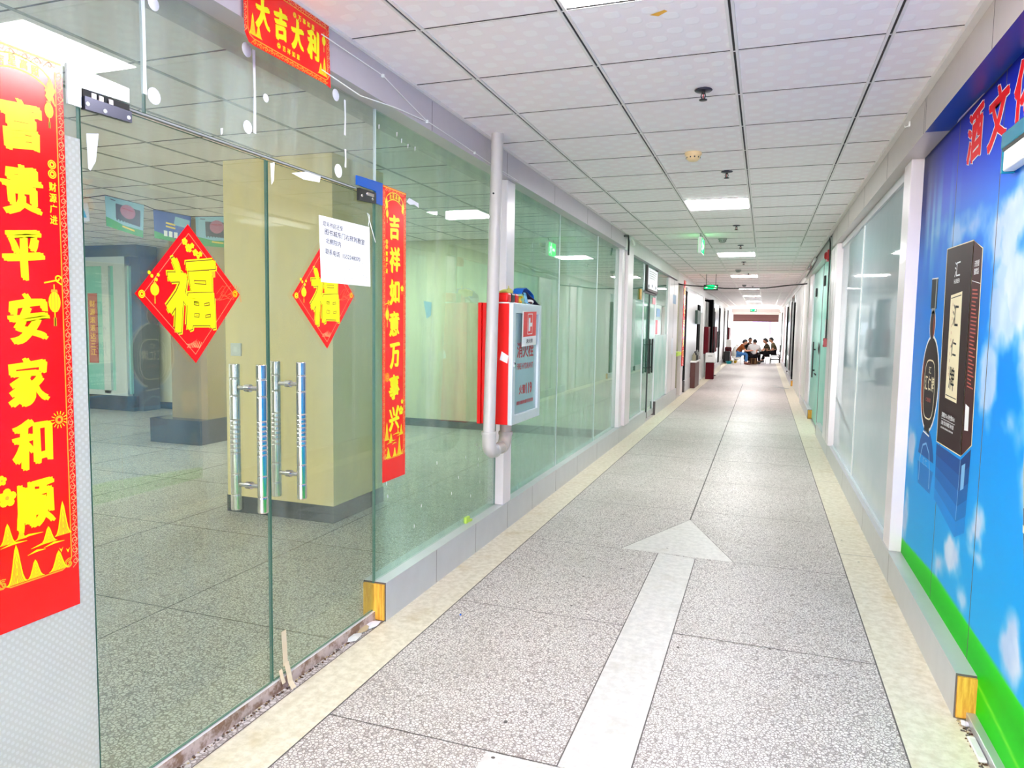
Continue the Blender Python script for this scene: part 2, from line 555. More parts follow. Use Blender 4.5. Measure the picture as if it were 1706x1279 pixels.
for y in (5.2, 7.7, 9.9, 10.9, 12.4):
    joint(0.54, y, 0.76, y, 0.005)
# stains and specks with a shape of their own
rs = random.Random(3)
for k in range(46):
    x, y, r = rs.uniform(-1.5, 0.72), rs.uniform(2.0, 9), rs.uniform(0.003, 0.009)
    mb.disc(P0, (x, y), r, M['joint'], 0.0013, 7, r * rs.uniform(.5, 1.3))
for x, y, r in ((0.42, 20.3, .16), (0.56, 20.0, .12), (0.3, 20.8, .08), (-0.5, 20.9, .07), (-0.55, 14.4, .05), (-0.52, 12.2, .04), (-0.5, 10.0, 0.03)):
    mb.disc(P0, (x, y), r, M['grey'], 0.0013, 9, r * .8)
struct('floor', mb)

mb = MB()
mb.box(-13, -1.86, Y0, 9.5, -0.12, 0, M['terrazzo_room'])
for k in range(12):
    y = -4.5 + 1.22 * k
    if y < 9.4: mb.stroke(P0, [(-13, y), (-1.9, y)], 0.006, M['skirt'], 0.001)
for k in range(9):
    mb.stroke(P0, [(-2.9 - 1.22 * k, Y0), (-2.9 - 1.22 * k, 9.4)], 0.006, M['skirt'], 0.001)
struct('floor', mb)
mb = MB(); mb.box(-9, -1.86, 9.6, 15.4, -0.12, 0, M['terrazzo_room']); struct('floor', mb)

# ---- corridor ceiling
GXS = (-1.3815, -0.7799, -0.1743, 0.4309)
CY = 2.1158
mb = MB()
mb.box(-1.95, 0.98, Y0, Y1, CZ, CZ + 0.06, M['ceil'])
for x in GXS:
    for y0, y1 in ((Y0, 5.76), (5.76, Y1)):
        if y0 < 5 or x in GXS[:1]:
            mb.box(x - 0.017, x - 0.005, y0, y1, CZ - 0.006, CZ + .01, M['bar'])
            mb.box(x + 0.005, x + 0.017, y0, y1, CZ - 0.006, CZ + .01, M['bar'])
            mb.box(x - 0.005, x + 0.005, y0, y1, CZ - 0.002, CZ + .01, M['groove'])
        else:
            mb.box(x - 0.016, x - 0.003, y0, y1, CZ - 0.006, CZ + .01, M['bar'])
            mb.box(x - 0.003, x + 0.003, y0, 11, CZ - 0.005, CZ + .01, M['groove'])
            mb.box(x + 0.003, x + 0.016, y0, y1, CZ - 0.006, CZ + .01, M['bar'])
for k in range(-11, 66):
    y = CY + 0.6 * k
    w = 0.0032 if y < 6 else 0.005
    if y < Y1:
        mb.box(-1.72, 0.72, y - w, y + w, CZ - 0.0015, CZ + .01, M['groove'])
        mb.box(-1.72, 0.72, y + w, y + w + 0.010, CZ - 0.003, CZ + .01, M['bar'])
mb.box(-1.72, 0.72, 15.33, 15.9, CZ - 0.012, CZ + .01, M['offwhite'])
mb.box(0.69, 0.722, Y0, Y1, CZ - 0.022, CZ, M['bar'])
mb.box(-1.722, -1.705, Y0, Y1, CZ - 0.012, CZ, M['bar'])
# brown water mark on one tile
mb.poly(plane((0, 0, CZ - .0008), (1, 0, 0), (0, 1, 0), (0, 0, -1)), [(-0.47, 2.86), (-0.41, 2.83), (-0.40, 2.845), (-0.44, 2.88)], M['orange'], 0)
struct('ceiling', mb)
mb = MB()
mb.box(-13, -1.95, Y0, 9.5, 2.74, 2.8, M['ceil_room'])
for k in range(16):
    x = -2.9 - 0.605 * k
    mb.box(x - .012, x + .012, Y0, 9.5, 2.737, 2.75, M['grey'])
for k in range(20):
    y = CY - 4.8 + .6 * k
    mb.box(-13, -1.95, y - .004, y + .004, 2.7375, 2.75, M['groove'])
struct('ceiling', mb)
mb = MB(); mb.box(-9, -1.95, 9.6, 15.4, 2.74, 2.8, M['ceil_room']); struct('ceiling', mb)

# ---- headers (cladding above the shopfronts)
def header(x, inner, y0, y1, mat, z0, seams, name, soff):
    mb = MB()
    mb.box(x, inner, y0, y1, z0, CZ + .03, mat, fm={'-z': soff})
    s = 1 if x < 0 else -1
    for y in seams:
        if y0 < y < y1: mb.box(x + s * .0006, x - s * .004, y - .002, y + .002, z0 + .002, CZ - .02, M['seam'])
    return struct(name, mb)
header(-1.72, -1.98, Y0, 9.2, M['clad'], 2.535, [3.52 + 1.18 * k for k in range(-5, 10)], 'trim_1', M['soffit'])
header(-1.74, -1.98, 9.2, 15.3, M['offwhite'], 2.52, [], 'trim_2', M['soffit'])
header(-1.78, -1.98, 15.3, Y1, M['white'], 2.50, [], 'trim_3', M['offwhite'])
mural_blue = flat('printed_blue_soffit', (18, 62, 150), 0.3)
header(0.72, 1.0, Y0, 4.15, M['clad_warm'], 2.51, [4.19 - 1.16 * k for k in range(1, 6)], 'trim_4', mural_blue)
header(0.72, 1.0, 4.15, 9.35, M['clad_warm'], 2.51, [4.19 + 1.16 * k for k in range(0, 6)] + [4.155], 'trim_5', M['clad_warm'])
header(0.74, 1.0, 9.35, 15.4, M['grey'], 2.54, [], 'trim_6', M['offwhite'])
header(0.76, 1.0, 15.4, Y1, M['white'], 2.55, [], 'trim_7', M['offwhite'])

# ---- low sills along both sides, their raw ends show yellow wood
def sill(x, inner, y0, y1, h, name, seams, wood_near):
    mb = MB()
    mb.box(x, inner, y0, y1, 0, h, M['sill'], fm={'+z': M['sill_top'], '-y': M['seam']})
    s = 1 if x < 0 else -1
    for y in seams:
        if y0 < y < y1: mb.box(x + s * .0005, x - s * .004, y - .0015, y + .0015, .003, h - .004, M['seam'])
    o = struct(name, mb)
    if wood_near:
        a, b = sorted((x - s * .006, inner + s * .004))
        m2 = MB(); m2.box(a, b, y0 - .012, y0 + .03, 0.006, h - .009, M['wood'], 0.003)
        o['kind'] = 'structure'
        m2.build('wood_core', o)
    return o
sill(-1.75, -1.88, 3.09, 11.35, 0.20, 'baseboard_left', [3.68, 4.28, 4.9, 5.5, 6.2, 7.0, 7.9, 9.2], True)
sill(-1.75, -1.88, 12.5, 15.6, 0.24, 'baseboard_left', [], False)
sill(-1.76, -1.88, 17.4, 20.2, 0.28, 'baseboard_left', [], False)
sill(0.76, 0.85, 3.11, 11.2, 0.18, 'baseboard_right', [4.7, 5.9, 7.4, 9.2], True)
sill(0.755, 0.85, 13.2, 16.2, 0.16, 'baseboard_right', [], True)
sill(0.73, 0.85, 20.9, 25.0, 0.16, 'baseboard_right', [], True)
sill(0.74, 0.85, 25.5, 42.0, 0.18, 'baseboard_right', [], False)
sill(-1.76, -1.88, 26.5, 42.0, 0.18, 'baseboard_left', [], False)

# ---- posts
def post(x0, x1, y0, y1, z0, z1, mat, name, groove=None):
    mb = MB()
    mb.box(x0, x1, y0, y1, z0, z1, mat, 0.004)
    if groove:
        xf = x1 if x1 < 0 else x0
        s = 1 if x1 < 0 else -1
        mb.box(xf - .004 * s, xf + .0008 * s, groove - .006, groove + .006, z0 + .005, z1 - .005, M['seam'])
    return struct(name, mb)
post(-1.84, -1.752, 4.80, 4.965, 0.20, 2.535, M['alu'], 'trim_8')
post(-1.86, -1.765, 9.22, 9.40, 0.20, 2.56, M['alu'], 'trim_9')
post(-1.86, -1.725, 9.42, 9.80, 0.20, 2.60, M['alu'], 'trim_10')
post(-1.88, -1.76, 14.05, 15.45, 0.24, 2.5, M['alu'], 'trim_11', 14.75)
post(0.765, 0.86, 4.755, 4.975, 0.18, 2.51, M['alu'], 'trim_12')
post(0.742, 0.86, 8.95, 9.75, 0.18, 2.51, M['alu'], 'trim_13', 9.28)
post(0.79, 0.88, 14.1, 15.0, 0.16, 2.55, M['alu'], 'trim_14')
post(0.77, 0.88, 15.0, 16.4, 0.0, 2.55, M['offwhite'], 'trim_15')
post(0.79, 0.88, 16.6, 17.2, 0.0, 2.55, M['alu'], 'trim_16')

# ---- left glass wall
def pane(y0, y1, z0, z1, mat, name, x=GX, t=0.006, parent=None, gap=0.0015):
    mb = MB()
    mb.box(x - t, x + t, y0 + gap, y1 - gap, z0, z1, M['glass_edge'], fm={'-x': mat, '+x': mat})
    return struct(name, mb, parent)
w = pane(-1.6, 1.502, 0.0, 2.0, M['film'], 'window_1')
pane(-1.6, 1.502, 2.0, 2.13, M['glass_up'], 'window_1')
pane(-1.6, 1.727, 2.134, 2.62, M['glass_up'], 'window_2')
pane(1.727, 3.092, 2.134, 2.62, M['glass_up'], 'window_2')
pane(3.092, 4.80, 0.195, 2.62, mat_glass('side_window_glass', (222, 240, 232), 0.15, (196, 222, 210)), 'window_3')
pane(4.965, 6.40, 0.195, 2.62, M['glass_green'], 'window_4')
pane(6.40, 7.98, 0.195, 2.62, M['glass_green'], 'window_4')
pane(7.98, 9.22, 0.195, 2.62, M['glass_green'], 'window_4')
# thin clear sealing strips of the window panes and worn tape marks on the transom
mb = MB()
Pg = PL(GX + .0068)
for y in (6.40, 7.98):
    mb.box(GX - .004, GX + .0075, y - .005, y + .005, .2, 2.535, M['cab_frame'])
mb.box(GX - .004, GX + .0085, 1.722, 1.732, 2.19, 2.535, M['cab_frame'])
mb.box(GX - .004, GX + .0085, 3.087, 3.095, 2.19, 2.535, M['cab_frame'])
mb.box(GX - .007, GX + .0075, 1.66, 2.92, 2.1255, 2.1315, M['grey'])
struct('trim_17', mb)
mb = MB()
for y, z0, z1, ww in ((2.223, 2.20, 2.50, .016), (2.826, 2.345, 2.50, .014), (2.829, 2.205, 2.285, .014), (1.725, 2.19, 2.50, .014)):
    mb.stroke(Pg, [(y, z0), (y + .003, (z0 + z1) / 2), (y, z1)], [ww, ww * .7, ww], M['paper'], .0004)
for y, z, r in ((1.762, 2.195, .026), (1.768, 2.474, .022), (2.187, 2.487, .026), (2.187, 2.213, .024), (2.757, 2.50, .026), (2.775, 2.178, .030), (2.29, 2.347, .016)):
    mb.lathe((GX + .006, y, z), [(r, 0), (r * .9, .002), (r * .2, .003)], M['paper'], 14, 'x')
for y, z in ((2.046, 2.172), (3.12, 2.47), (3.30, 2.48), (3.35, 2.46), (3.42, 2.45), (3.5, 2.455)):
    mb.poly(Pg, [(y, z), (y + .012, z + .004), (y + .008, z - .018), (y + .001, z - .022)], M['paper'], .0004)
mb.poly(Pg, [(3.41, 2.15), (3.44, 2.175), (3.55, 2.165), (3.555, 2.14), (3.50, 2.15), (3.45, 2.14)], M['paper'], .0004)
mb.poly(Pg, [(1.52, 2.02), (1.56, 2.03), (1.548, 1.95), (1.53, 1.92), (1.523, 1.925)], M['paper'], .0004)
mb.poly(Pg, [(2.44, 2.10), (2.55, 2.13), (2.64, 2.13), (2.63, 2.10), (2.52, 2.09)], M['paper'], .0004)
mb.poly(Pg, [(2.31, 2.11), (2.335, 2.12), (2.33, 2.05), (2.315, 2.03)], M['paper'], .0004)
for k in range(14):
    y, z = rs.uniform(3.2, 4.6), rs.uniform(.35, .7)
    mb.disc(Pg, (y, z), .004, M['paper'], .0004, 6, .012)
o = mb.build('tape_residue'); tag(o, 'white tape strips and round sucker marks stuck on the glass above the doors', 'tape marks', None, 'stuff')

# ---- the two glass doors
def lathe_bar(mbx, c, z0, z1, r, rings):
    prof = [(r * .9, z0), (r, z0 + .002), (r, z0 + .004)]
    for z in sorted(rings):
        prof += [(r, z - .005), (r, z - .0032), (r * .93, z - .0016), (r * .93, z + .0016), (r, z + .0032), (r, z + .005)]
    prof += [(r, z1 - .004), (r, z1 - .002), (r * .9, z1)]
    mbx.lathe((c[0], c[1], 0), prof, M['steel'], 20)
def glass_door(name, y0, y1, hy, label):
    mb = MB()
    mb.box(GX - .006, GX + .006, y0 + .002, y1 - .002, 0.055, 2.118, M['glass_edge'], fm={'-x': M['glass'], '+x': M['glass']})
    d = struct(name, mb, None, label)
    h = MB()
    z0, z1 = .785, 1.345
    mid = [1.06 + .018 * k for k in range(-3, 5)]
    for sx in (1, -1):
        lathe_bar(h, (GX + sx * .062, hy), z0, z1, .0195, mid + [.845, .925, 1.225, 1.29])
    hb = h.build('door_handle', d)
    st = MB()
    for z in (.885, 1.255):
        st.tube([(GX - .05, hy, z), (GX + .05, hy, z)], .0085, M['steel'], 12)
        st.lathe((GX, hy, z), [(.014, -.012), (.014, -.0065), (.0145, .0065), (.0145, .012)], M['steel'], 14, 'x')
    st.build('standoff', hb)
    return d
d1 = glass_door('door_1', 1.503, 2.290, 2.176, None)
d2 = glass_door('door_2', 2.294, 3.088, 2.416, None)
def patch(parent, pts, mat, name, t=.008, x=GX + .0062):
    m_ = MB()
    n = len(pts)
    V = [(x, a, b) for a, b in pts] + [(x + t, a, b) for a, b in pts]
    m_.add(V, [tuple(range(n))[::-1], tuple(range(n, 2 * n))] + [(i, (i + 1) % n, n + (i + 1) % n, n + i) for i in range(n)], mat)
    return m_.build(name, parent)
pl = patch(d1, [(1.462, 2.085), (1.503, 2.085), (1.503, 2.139), (1.662, 2.144), (1.662, 2.186), (1.462, 2.192)], M['alu_grey'], 'hinge_plate')
hb = patch(d1, [(1.507, 2.082), (1.662, 2.086), (1.662, 2.118), (1.507, 2.118)], M['steel_dark'], 'hinge_clamp', .016)
m_ = MB()
m_.box(GX + .006, GX + .016, 1.508, 1.660, 2.118, 2.138, M['rubber'])
for y in (1.53, 1.553, 1.585):
    m_.box(GX + .006, GX + .021, y, y + .016, 2.104, 2.134, M['steel'], .002)
for y, z in ((1.515, 2.098), (1.57, 2.094), (1.65, 2.098)):
    m_.lathe((GX + .0222, y, z), [(.006, 0), (.006, .002), (.003, .003)], M['white'], 10, 'x')
m_.build('hinge_mechanism', d1)
pl = patch(d2, [(2.915, 2.145), (3.085, 2.145), (3.085, 2.088), (3.150, 2.088), (3.150, 2.195), (2.915, 2.187)], M['blue_film'], 'hinge_plate')
hb = patch(d2, [(2.925, 2.076), (3.075, 2.084), (3.075, 2.135), (2.925, 2.132)], M['black'], 'hinge_clamp', .016)
m_ = MB()
for y, z in ((2.945, 2.10), (2.99, 2.115), (3.04, 2.10)):
    m_.lathe((GX + .0222, y, z), [(.008, 0), (.008, .002), (.004, .003)], M['steel'], 10, 'x')
m_.box(GX + .006, GX + .026, 2.99, 3.05, 2.108, 2.124, M['steel'], .002)
m_.build('hinge_mechanism', d2)
mb = MB()
mb.box(-1.835, -1.805, 1.45, 3.085, 0, 0.05, M['track'], fm={'+z': M['bar']})
struct('trim_18', mb)

# ---- second shopfront on the left: fixed glass, a glass door, teal frosted lower glass
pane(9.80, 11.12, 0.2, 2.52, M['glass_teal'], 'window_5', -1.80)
mb = MB()
for y0, y1 in ((11.16, 11.73), (11.76, 12.42)):
    mb = MB()
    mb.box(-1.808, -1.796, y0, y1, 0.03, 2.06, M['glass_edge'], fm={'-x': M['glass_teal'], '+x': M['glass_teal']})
    d = struct('door_3', mb)
    h = MB()
    yy = y1 - .12 if y0 < 11.5 else y0 + .12
    for sx in (.055, -.055):
        h.lathe((-1.80 + sx, yy, 0), [(.016, .78), (.016, 1.34)], M['black'], 12)
    for z in (.87, 1.25):
        h.tube([(-1.855, yy, z), (-1.745, yy, z)], .008, M['black'], 8)
    h.build('door_handle', d)
    b = MB(); b.box(-1.812, -1.79, y0, y1, .03, .13, M['alu_grey'], .003); b.build('bottom_rail', d)
mb = MB()
mb.box(-1.81, -1.785, 11.73, 11.76, .03, 2.06, M['black'])
mb.box(-1.81, -1.785, 11.12, 11.16, .03, 2.5, M['alu_grey'])
mb.box(-1.81, -1.785, 11.12, 12.46, 2.065, 2.10, M['seam'])
mb.box(-1.81, -1.785, 12.42, 12.46, .03, 2.5, M['alu_grey'])
struct('trim_19', mb)
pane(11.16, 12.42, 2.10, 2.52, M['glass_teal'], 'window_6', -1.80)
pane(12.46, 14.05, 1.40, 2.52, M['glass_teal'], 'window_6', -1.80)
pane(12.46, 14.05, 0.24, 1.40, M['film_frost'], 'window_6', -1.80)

# ---- left rooms behind the glass
mb = MB(); mb.box(-13, -1.95, 9.5, 9.6, 0, 2.78, M['cream_wall']); struct('wall_back', mb)
mb = MB(); mb.box(-13, -1.90, 9.485, 9.5, 0, .115, M['skirt']); struct('baseboard_back', mb)
mb = MB(); mb.box(-13, -1.86, Y0, Y0 + .1, 0, 2.78, M['cream_wall']); struct('wall_front', mb)
mb = MB(); mb.box(-13.1, -13, Y0, 9.6, 0, 2.78, M['cream_wall']); struct('wall_left', mb)
mb = MB(); mb.box(-9.0, -1.95, 15.4, 15.5, 0, 2.78, M['offwhite']); struct('wall_back', mb)
mb = MB(); mb.box(-9.1, -9.0, 9.6, 15.5, 0, 2.78, M['offwhite']); struct('wall_left', mb)
# beige pillar by the doors
mb = MB()
mb.box(-3.985, -3.005, 4.515, 5.25, 0, 2.76, M['cream'])
o = struct('pillar', mb)
m2 = MB(); m2.box(-3.99, -3.0, 4.51, 5.255, 0, .13, M['skirt']); 
m2.box(-3.3005, -3.2995, 4.5095, 4.511, 0, .13, M['grey']); m2.build('tile_base', o)
# grey-brown column with a black plinth
mb = MB()
colm = flat('brown_stone_column', (164, 140, 96), 0.25)
mb.box(-6.98, -6.42, 6.95, 7.6, .30, 2.76, colm)
o = struct('pillar', mb)
m2 = MB(); m2.box(-7.18, -6.40, 6.79, 7.68, 0, .30, flat('dark_stone_plinth', (70, 68, 68), 0.2)); m2.build('plinth', o)
# white framed shop window at the back
mb = MB()
mb.box(-12.9, -9.9, 9.0, 9.1, .28, 2.40, M['film_teal'])
mb.box(-12.95, -9.93, 8.96, 9.12, 2.40, 2.55, M['cab_frame']); mb.box(-10.45, -10.30, 8.96, 9.12, .28, 2.40, M['cab_frame']); mb.box(-10.18, -9.93, 8.95, 9.12, .28, 2.55, M['cab_frame'])
mb.box(-12.95, -9.93, 8.96, 9.12, .25, .33, M['cab_frame'])
mb.box(-12.95, -9.8, 8.95, 9.4, 0, .25, M['skirt'])
mb.box(-12.95, -9.7, 8.98, 9.4, 2.55, 2.78, flat('dark_grey_header', (74, 80, 86), .4))
mb.box(-9.93, -9.7, 9.05, 9.4, .0, 2.6, flat('dark_grey_header', (74, 80, 86), .4))
struct('window_7', mb)

# ---- right side: blue film shop window with thin mullion
pane(4.975, 7.09, 0.18, 2.46, M['film_blue'], 'window_8', 0.812)
pane(7.11, 8.95, 0.18, 2.46, M['film_blue'], 'window_8', 0.812)
mb = MB()
mb.box(0.788, 0.83, 4.975, 8.95, 2.45, 2.52, M['alu_grey'])
mb.box(0.798, 0.82, 7.088, 7.112, .18, 2.45, M['white'])
mb.box(0.79, 0.83, 4.975, 8.95, .18, .195, M['cab_frame'])
struct('trim_20', mb)
mb = MB()
for z in (0.52, 0.545): mb.quad((.8035, 9.0, z + .23), (.8035, 7.3, z), (.8035, 7.3, z + .006), (.8035, 9.0, z + .236), M['grey'])
o = mb.build('window_strap'); tag(o, 'thin grey strap lines stuck low across the far pane of the blue film window', 'strap')
mb = MB(); mb.box(0.90, 1.0, Y0, Y1, 0, 2.78, M['offwhite']); struct('wall_right', mb)
# teal glass door
d = None
for k, (y0, y1) in enumerate(((9.80, 11.93), (11.97, 14.08))):
    mb = MB(); mb.box(.822, .836, y0, y1, 0.02, 2.53, M['glass_edge'], fm={'-x': M['film_teal'], '+x': M['film_teal']})
    d = struct('door_4', mb)
    if k == 1:
        h = MB(); h.box(.775, .795, 13.0, 13.06, .73, 1.33, M['black'], .004)
        for z in (.85, 1.2): h.tube([(.79, 13.03, z), (.824, 13.03, z)], .012, M['black'], 8)
        h.build('door_handle', d)
        h = MB(); h.add([(.815, 12.0, 1.27), (.815, 12.3, 1.34), (.815, 12.35, 1.2), (.815, 12.15, 1.13), (.80, 12.18, 1.25)], [(0, 1, 4), (1, 2, 4), (2, 3, 4), (3, 0, 4)], M['black'])
        h.build('door_lock', d)
        h = MB(); h.tube([(.80, 12.4, .81), (.815, 12.9, .80)], .012, M['rubber'], 8); h.build('lever', d)
        h = MB(); h.box(.80, .822, 13.25, 13.42, 2.10, 2.24, M['rubber'], .004); h.build('door_hinge', d)
    else:
        h = MB(); h.box(.80, .822, 11.5, 11.66, 2.18, 2.33, M['rubber'], .004); h.build('door_hinge', d)
mb = MB()
mb.box(.815, .83, 11.93, 11.97, .02, 2.53, M['grey'])
mb.box(.80, .84, 9.74, 9.80, .0, 2.54, M['alu_grey']); mb.box(.80, .84, 14.08, 14.14, .0, 2.54, M['alu_grey'])
struct('trim_21', mb)

# ---- the far shopfronts: each bay its own panel
mb = MB(); mb.box(-2.05, -1.925, 15.45, Y1, 0, 2.78, M['offwhite']); struct('wall_left', mb)
mb = MB(); mb.box(-2.05, -1.86, 15.4, Y1, -.12, 0, M['terrazzo_light']); struct('floor', mb)
def bay(side, y0, y1, z0, z1, mat, name, dx=0.0):
    mb = MB()
    if side == 'L': mb.box(-1.92, -1.80 + dx, y0, y1, z0, z1, mat)
    else: mb.box(.80 - dx, .90, y0, y1, z0, z1, mat)
    return struct(name, mb)
white2 = flat('pale_blue_white_panel', (226, 232, 238), .25)
palegrey = flat('pale_grey_panel', (206, 208, 206), .3)
for y0, y1, z0, z1, m_, dx in ((15.6, 16.6, 0, 2.5, M['olive'], -.06), (16.62, 17.05, 0, 2.5, M['alu'], .02), (17.08, 17.45, .30, 2.4, M['matt_black'], .035), (17.45, 20.2, .28, 2.5, white2, .03),
        (20.2, 20.6, 0, 2.5, palegrey, .0), (20.6, 21.3, .7, 2.2, M['matt_black'], .03), (21.3, 22.3, .7, 2.0, M['darkgap'], -.08), (20.6, 22.3, 0, .7, M['brown'], -.03), (20.6, 22.3, 2.0, 2.5, white2, 0), (22.3, 22.7, 0, 2.5, M['white'], .03), (22.7, 23.6, 0, 2.4, palegrey, 0),
        (23.6, 24.4, 0, 2.4, M['grey'], .035), (24.42, 24.9, .68, 2.5, M['matt_black'], .16), (24.9, 26.6, 0, 2.5, white2, .02), (26.6, 27.3, .2, 2.3, M['darkgap'], .04), (27.3, 30.2, .18, 2.5, white2, 0.02),
        (30.2, 30.9, .18, 2.4, M['darkgap'], .05), (30.9, 34.0, .18, 2.5, M['white'], .02), (34.0, 34.8, .18, 2.4, M['darkgap'], .03), (34.8, 37.0, .18, 2.5, M['white'], .02), (37.0, 37.8, .18, 2.5, M['darkgap'], .04), (37.8, 42.0, .18, 2.5, M['white'], 0)):
    bay('L', y0, y1, z0, z1, m_, 'wall_left', dx)
for y0, y1, z0, z1, m_, dx in ((17.3, 21.2, 0, 2.55, M['offwhite'], .02), (21.25, 21.6, .16, 2.3, M['matt_black'], .05), (21.8, 22.5, .16, 2.55, white2, .01), (22.5, 23.4, .16, 2.4, M['grey'], .03), (23.4, 24.0, .3, 2.4, M['darkgap'], .045), (24.2, 25.4, .16, 2.55, palegrey, .03),
        (25.4, 28.3, .18, 2.55, M['film_frost'], 0), (28.3, 28.8, .18, 2.4, M['darkgap'], .035), (28.9, 32.4, .18, 2.55, white2, 0), (32.4, 33.2, .18, 2.5, flat('pinkish_panel', (206, 176, 176), .4), .03), (33.2, 37, .18, 2.55, M['white'], 0), (37, 37.5, .18, 2.4, M['darkgap'], .03), (37.5, 42, .18, 2.55, palegrey, 0)):
    bay('R', y0, y1, z0, z1, m_, 'wall_right', dx)

# ---- the end of the corridor: header, rolled shutter, daylight
mb = MB()
mb.box(-1.92, .92, 42.0, 42.3, 2.50, 2.8, M['clad_warm'])
mb.box(-1.92, -1.70, 42.0, 42.3, 0, 2.5, M['white']); mb.box(.70, .92, 42.0, 42.3, 0, 2.5, M['white'])
struct('wall_end', mb)
mb = MB()
mb.box(-1.70, .70, 42.02, 42.10, 2.03, 2.48, M['shutter'])
mb.box(-1.72, .72, 41.96, 42.14, 2.40, 2.52, M['clad_warm'], .01)
mb.box(-1.70, .70, 42.01, 42.12, 2.00, 2.04, M['brown'])
struct('door_5', mb)
mb = MB(); mb.box(-40, 40, 42.3, 100, -.12, -.02, flat('pale_concrete', (226, 224, 220), .7)); struct('ground', mb)

# ================================================================== CEILING FITTINGS
def led_panel(name, x0, x1, y0, y1, z, mat, label, group, frame=True):
    t = MB()
    t.box(x0, x1, y0, y1, z - .004, z + .03, M['bar'])
    o = t.build(name, None, ((x0 + x1) / 2, (y0 + y1) / 2, z))
    tag(o, label, 'ceiling light', group)
    t = MB(); t.box(x0 + .012, x1 - .012, y0 + .012, y1 - .012, z - .008, z - .003, mat); t.build('diffuser', o)
    return o
ly = [(-8, 'behind'), (0, 'nearest white square light panel in the corridor ceiling, cut by the top edge'), (8, 'bright white light panel in the corridor ceiling above the red fire cabinet stretch'),
      (16, 'second white light panel along the corridor ceiling, beyond the round detector'), (24, 'white light panel in the ceiling just before the black cable'), (32, 'white light panel in the ceiling beyond the black cable'),
      (40, 'white light panel far down the corridor ceiling'), (48, 'small white light panel near the corridor end'), (56, 'last white light panel before the rolled brown shutter')]
for k, lab in ly:
    y = CY + .6 * k
    led_panel('ceiling_light', -0.763, -0.191, y + .014, y + .586, CZ, M['panel'], lab if k >= 0 else ('white light panel in the corridor ceiling just behind the camera' if k == -8 else 'white light panel in the corridor ceiling farthest behind the camera'), 'corridor light panels')
for x, y, lab in ((-5.0, -0.3, 'a'), (-7.4, 3.3, 'b'), (-10.4, 5.7, 'c'), (-5.0, 7.7, 'd'), (-9.0, 0.9, 'e')):
    led_panel('ceiling_light', x, x + .58, y, y + .58, 2.74, M['panel_room'], {'a': 'light panel in the empty shop ceiling, nearest the corridor', 'b': 'light panel in the empty shop ceiling near the brown column', 'c': 'light panel in the empty shop ceiling by the white framed window', 'd': 'light panel in the empty shop ceiling behind the beige pillar', 'e': 'light panel in the empty shop ceiling at its left'}[lab], 'shop light panels')
led_panel('ceiling_light', -4.5, -3.9, 12, 12.6, 2.74, M['panel_room'], 'light panel in the ceiling of the second shop behind teal glass', None)

def sprinkler(x, y, label):
    t = MB()
    t.lathe((0, 0, 0), [(.040, 0), (.045, -.004), (.040, -.008), (.014, -.012)], M['steel_dark'], 18)
    o = t.build('fire_sprinkler'); o.location = (x, y, CZ - .001)
    tag(o, label, 'sprinkler', 'pendent sprinklers in the corridor ceiling')
    t = MB()
    t.lathe((0, 0, 0), [(.009, -.006), (.009, -.02), (.006, -.022)], M['rubber'], 10)
    for s in (-1, 1): t.tube([(s * .008, 0, -.02), (s * .011, 0, -.034), (s * .004, 0, -.048)], .003, M['rubber'], 6)
    t.tube([(0, 0, -.02), (0, 0, -.046)], .0025, flat('red_glass_bulb', (190, 40, 30), .2), 6)
    t.build('frame_arms').parent = o
    t = MB(); t.lathe((0, 0, 0), [(.006, -.046), (.020, -.049), (.020, -.053), (.004, -.054)], M['black'], 12); t.build('deflector').parent = o
    return o
spr = [(-.342, 3.80, 'nearest dark sprinkler head in the corridor ceiling'), (-.323, 5.757, 'dark sprinkler head just beyond the cream detector'), (-.358, 8.70, 'sprinkler head beyond the first bright light panel'), (-.372, 10.7, 'sprinkler head right of the green hanging sign'),
       (-.40, 13.3, 'sprinkler head beyond the second detector'), (-.371, 15.8, 'sprinkler head by the pale ceiling strip'), (-.36, 20.6, 'sprinkler head beyond the black cable'), (-.36, 26.5, 'farthest sprinkler head before the shutter')]
for x, y, l in spr: sprinkler(x, y, l)
def detector(x, y, label, col):
    t = MB()
    t.lathe((0, 0, 0), [(.056, 0), (.058, -.012), (.052, -.020)], col, 24)
    o = t.build('smoke_detector'); o.location = (x, y, CZ - .001)
    tag(o, label, 'smoke detector', 'round detectors in the corridor ceiling')
    t = MB(); t.lathe((0, 0, 0), [(.048, -.019), (.046, -.040), (.030, -.056), (.006, -.059)], col, 24); t.build('sensing_dome').parent = o
    t = MB()
    for k in range(10):
        q = 2 * PI * k / 10
        t.box(.0445 * math.cos(q) - .004, .0445 * math.cos(q) + .004, .0445 * math.sin(q) - .004, .0445 * math.sin(q) + .004, -.040, -.031, M['rubber'])
    t.build('vent_slot').parent = o
cream_p = flat('aged_cream_plastic', (244, 214, 164), .4)
detector(-.512, 5.102, 'nearest cream smoke detector dome on the ceiling', cream_p)
detector(-.575, 9.896, 'grey smoke detector beyond the first light panel', M['grey'])
detector(-.548, 14.99, 'grey smoke detector just before the pale ceiling strip', M['grey'])
detector(-.56, 19.9, 'farthest smoke detector beyond the black cable', M['grey'])

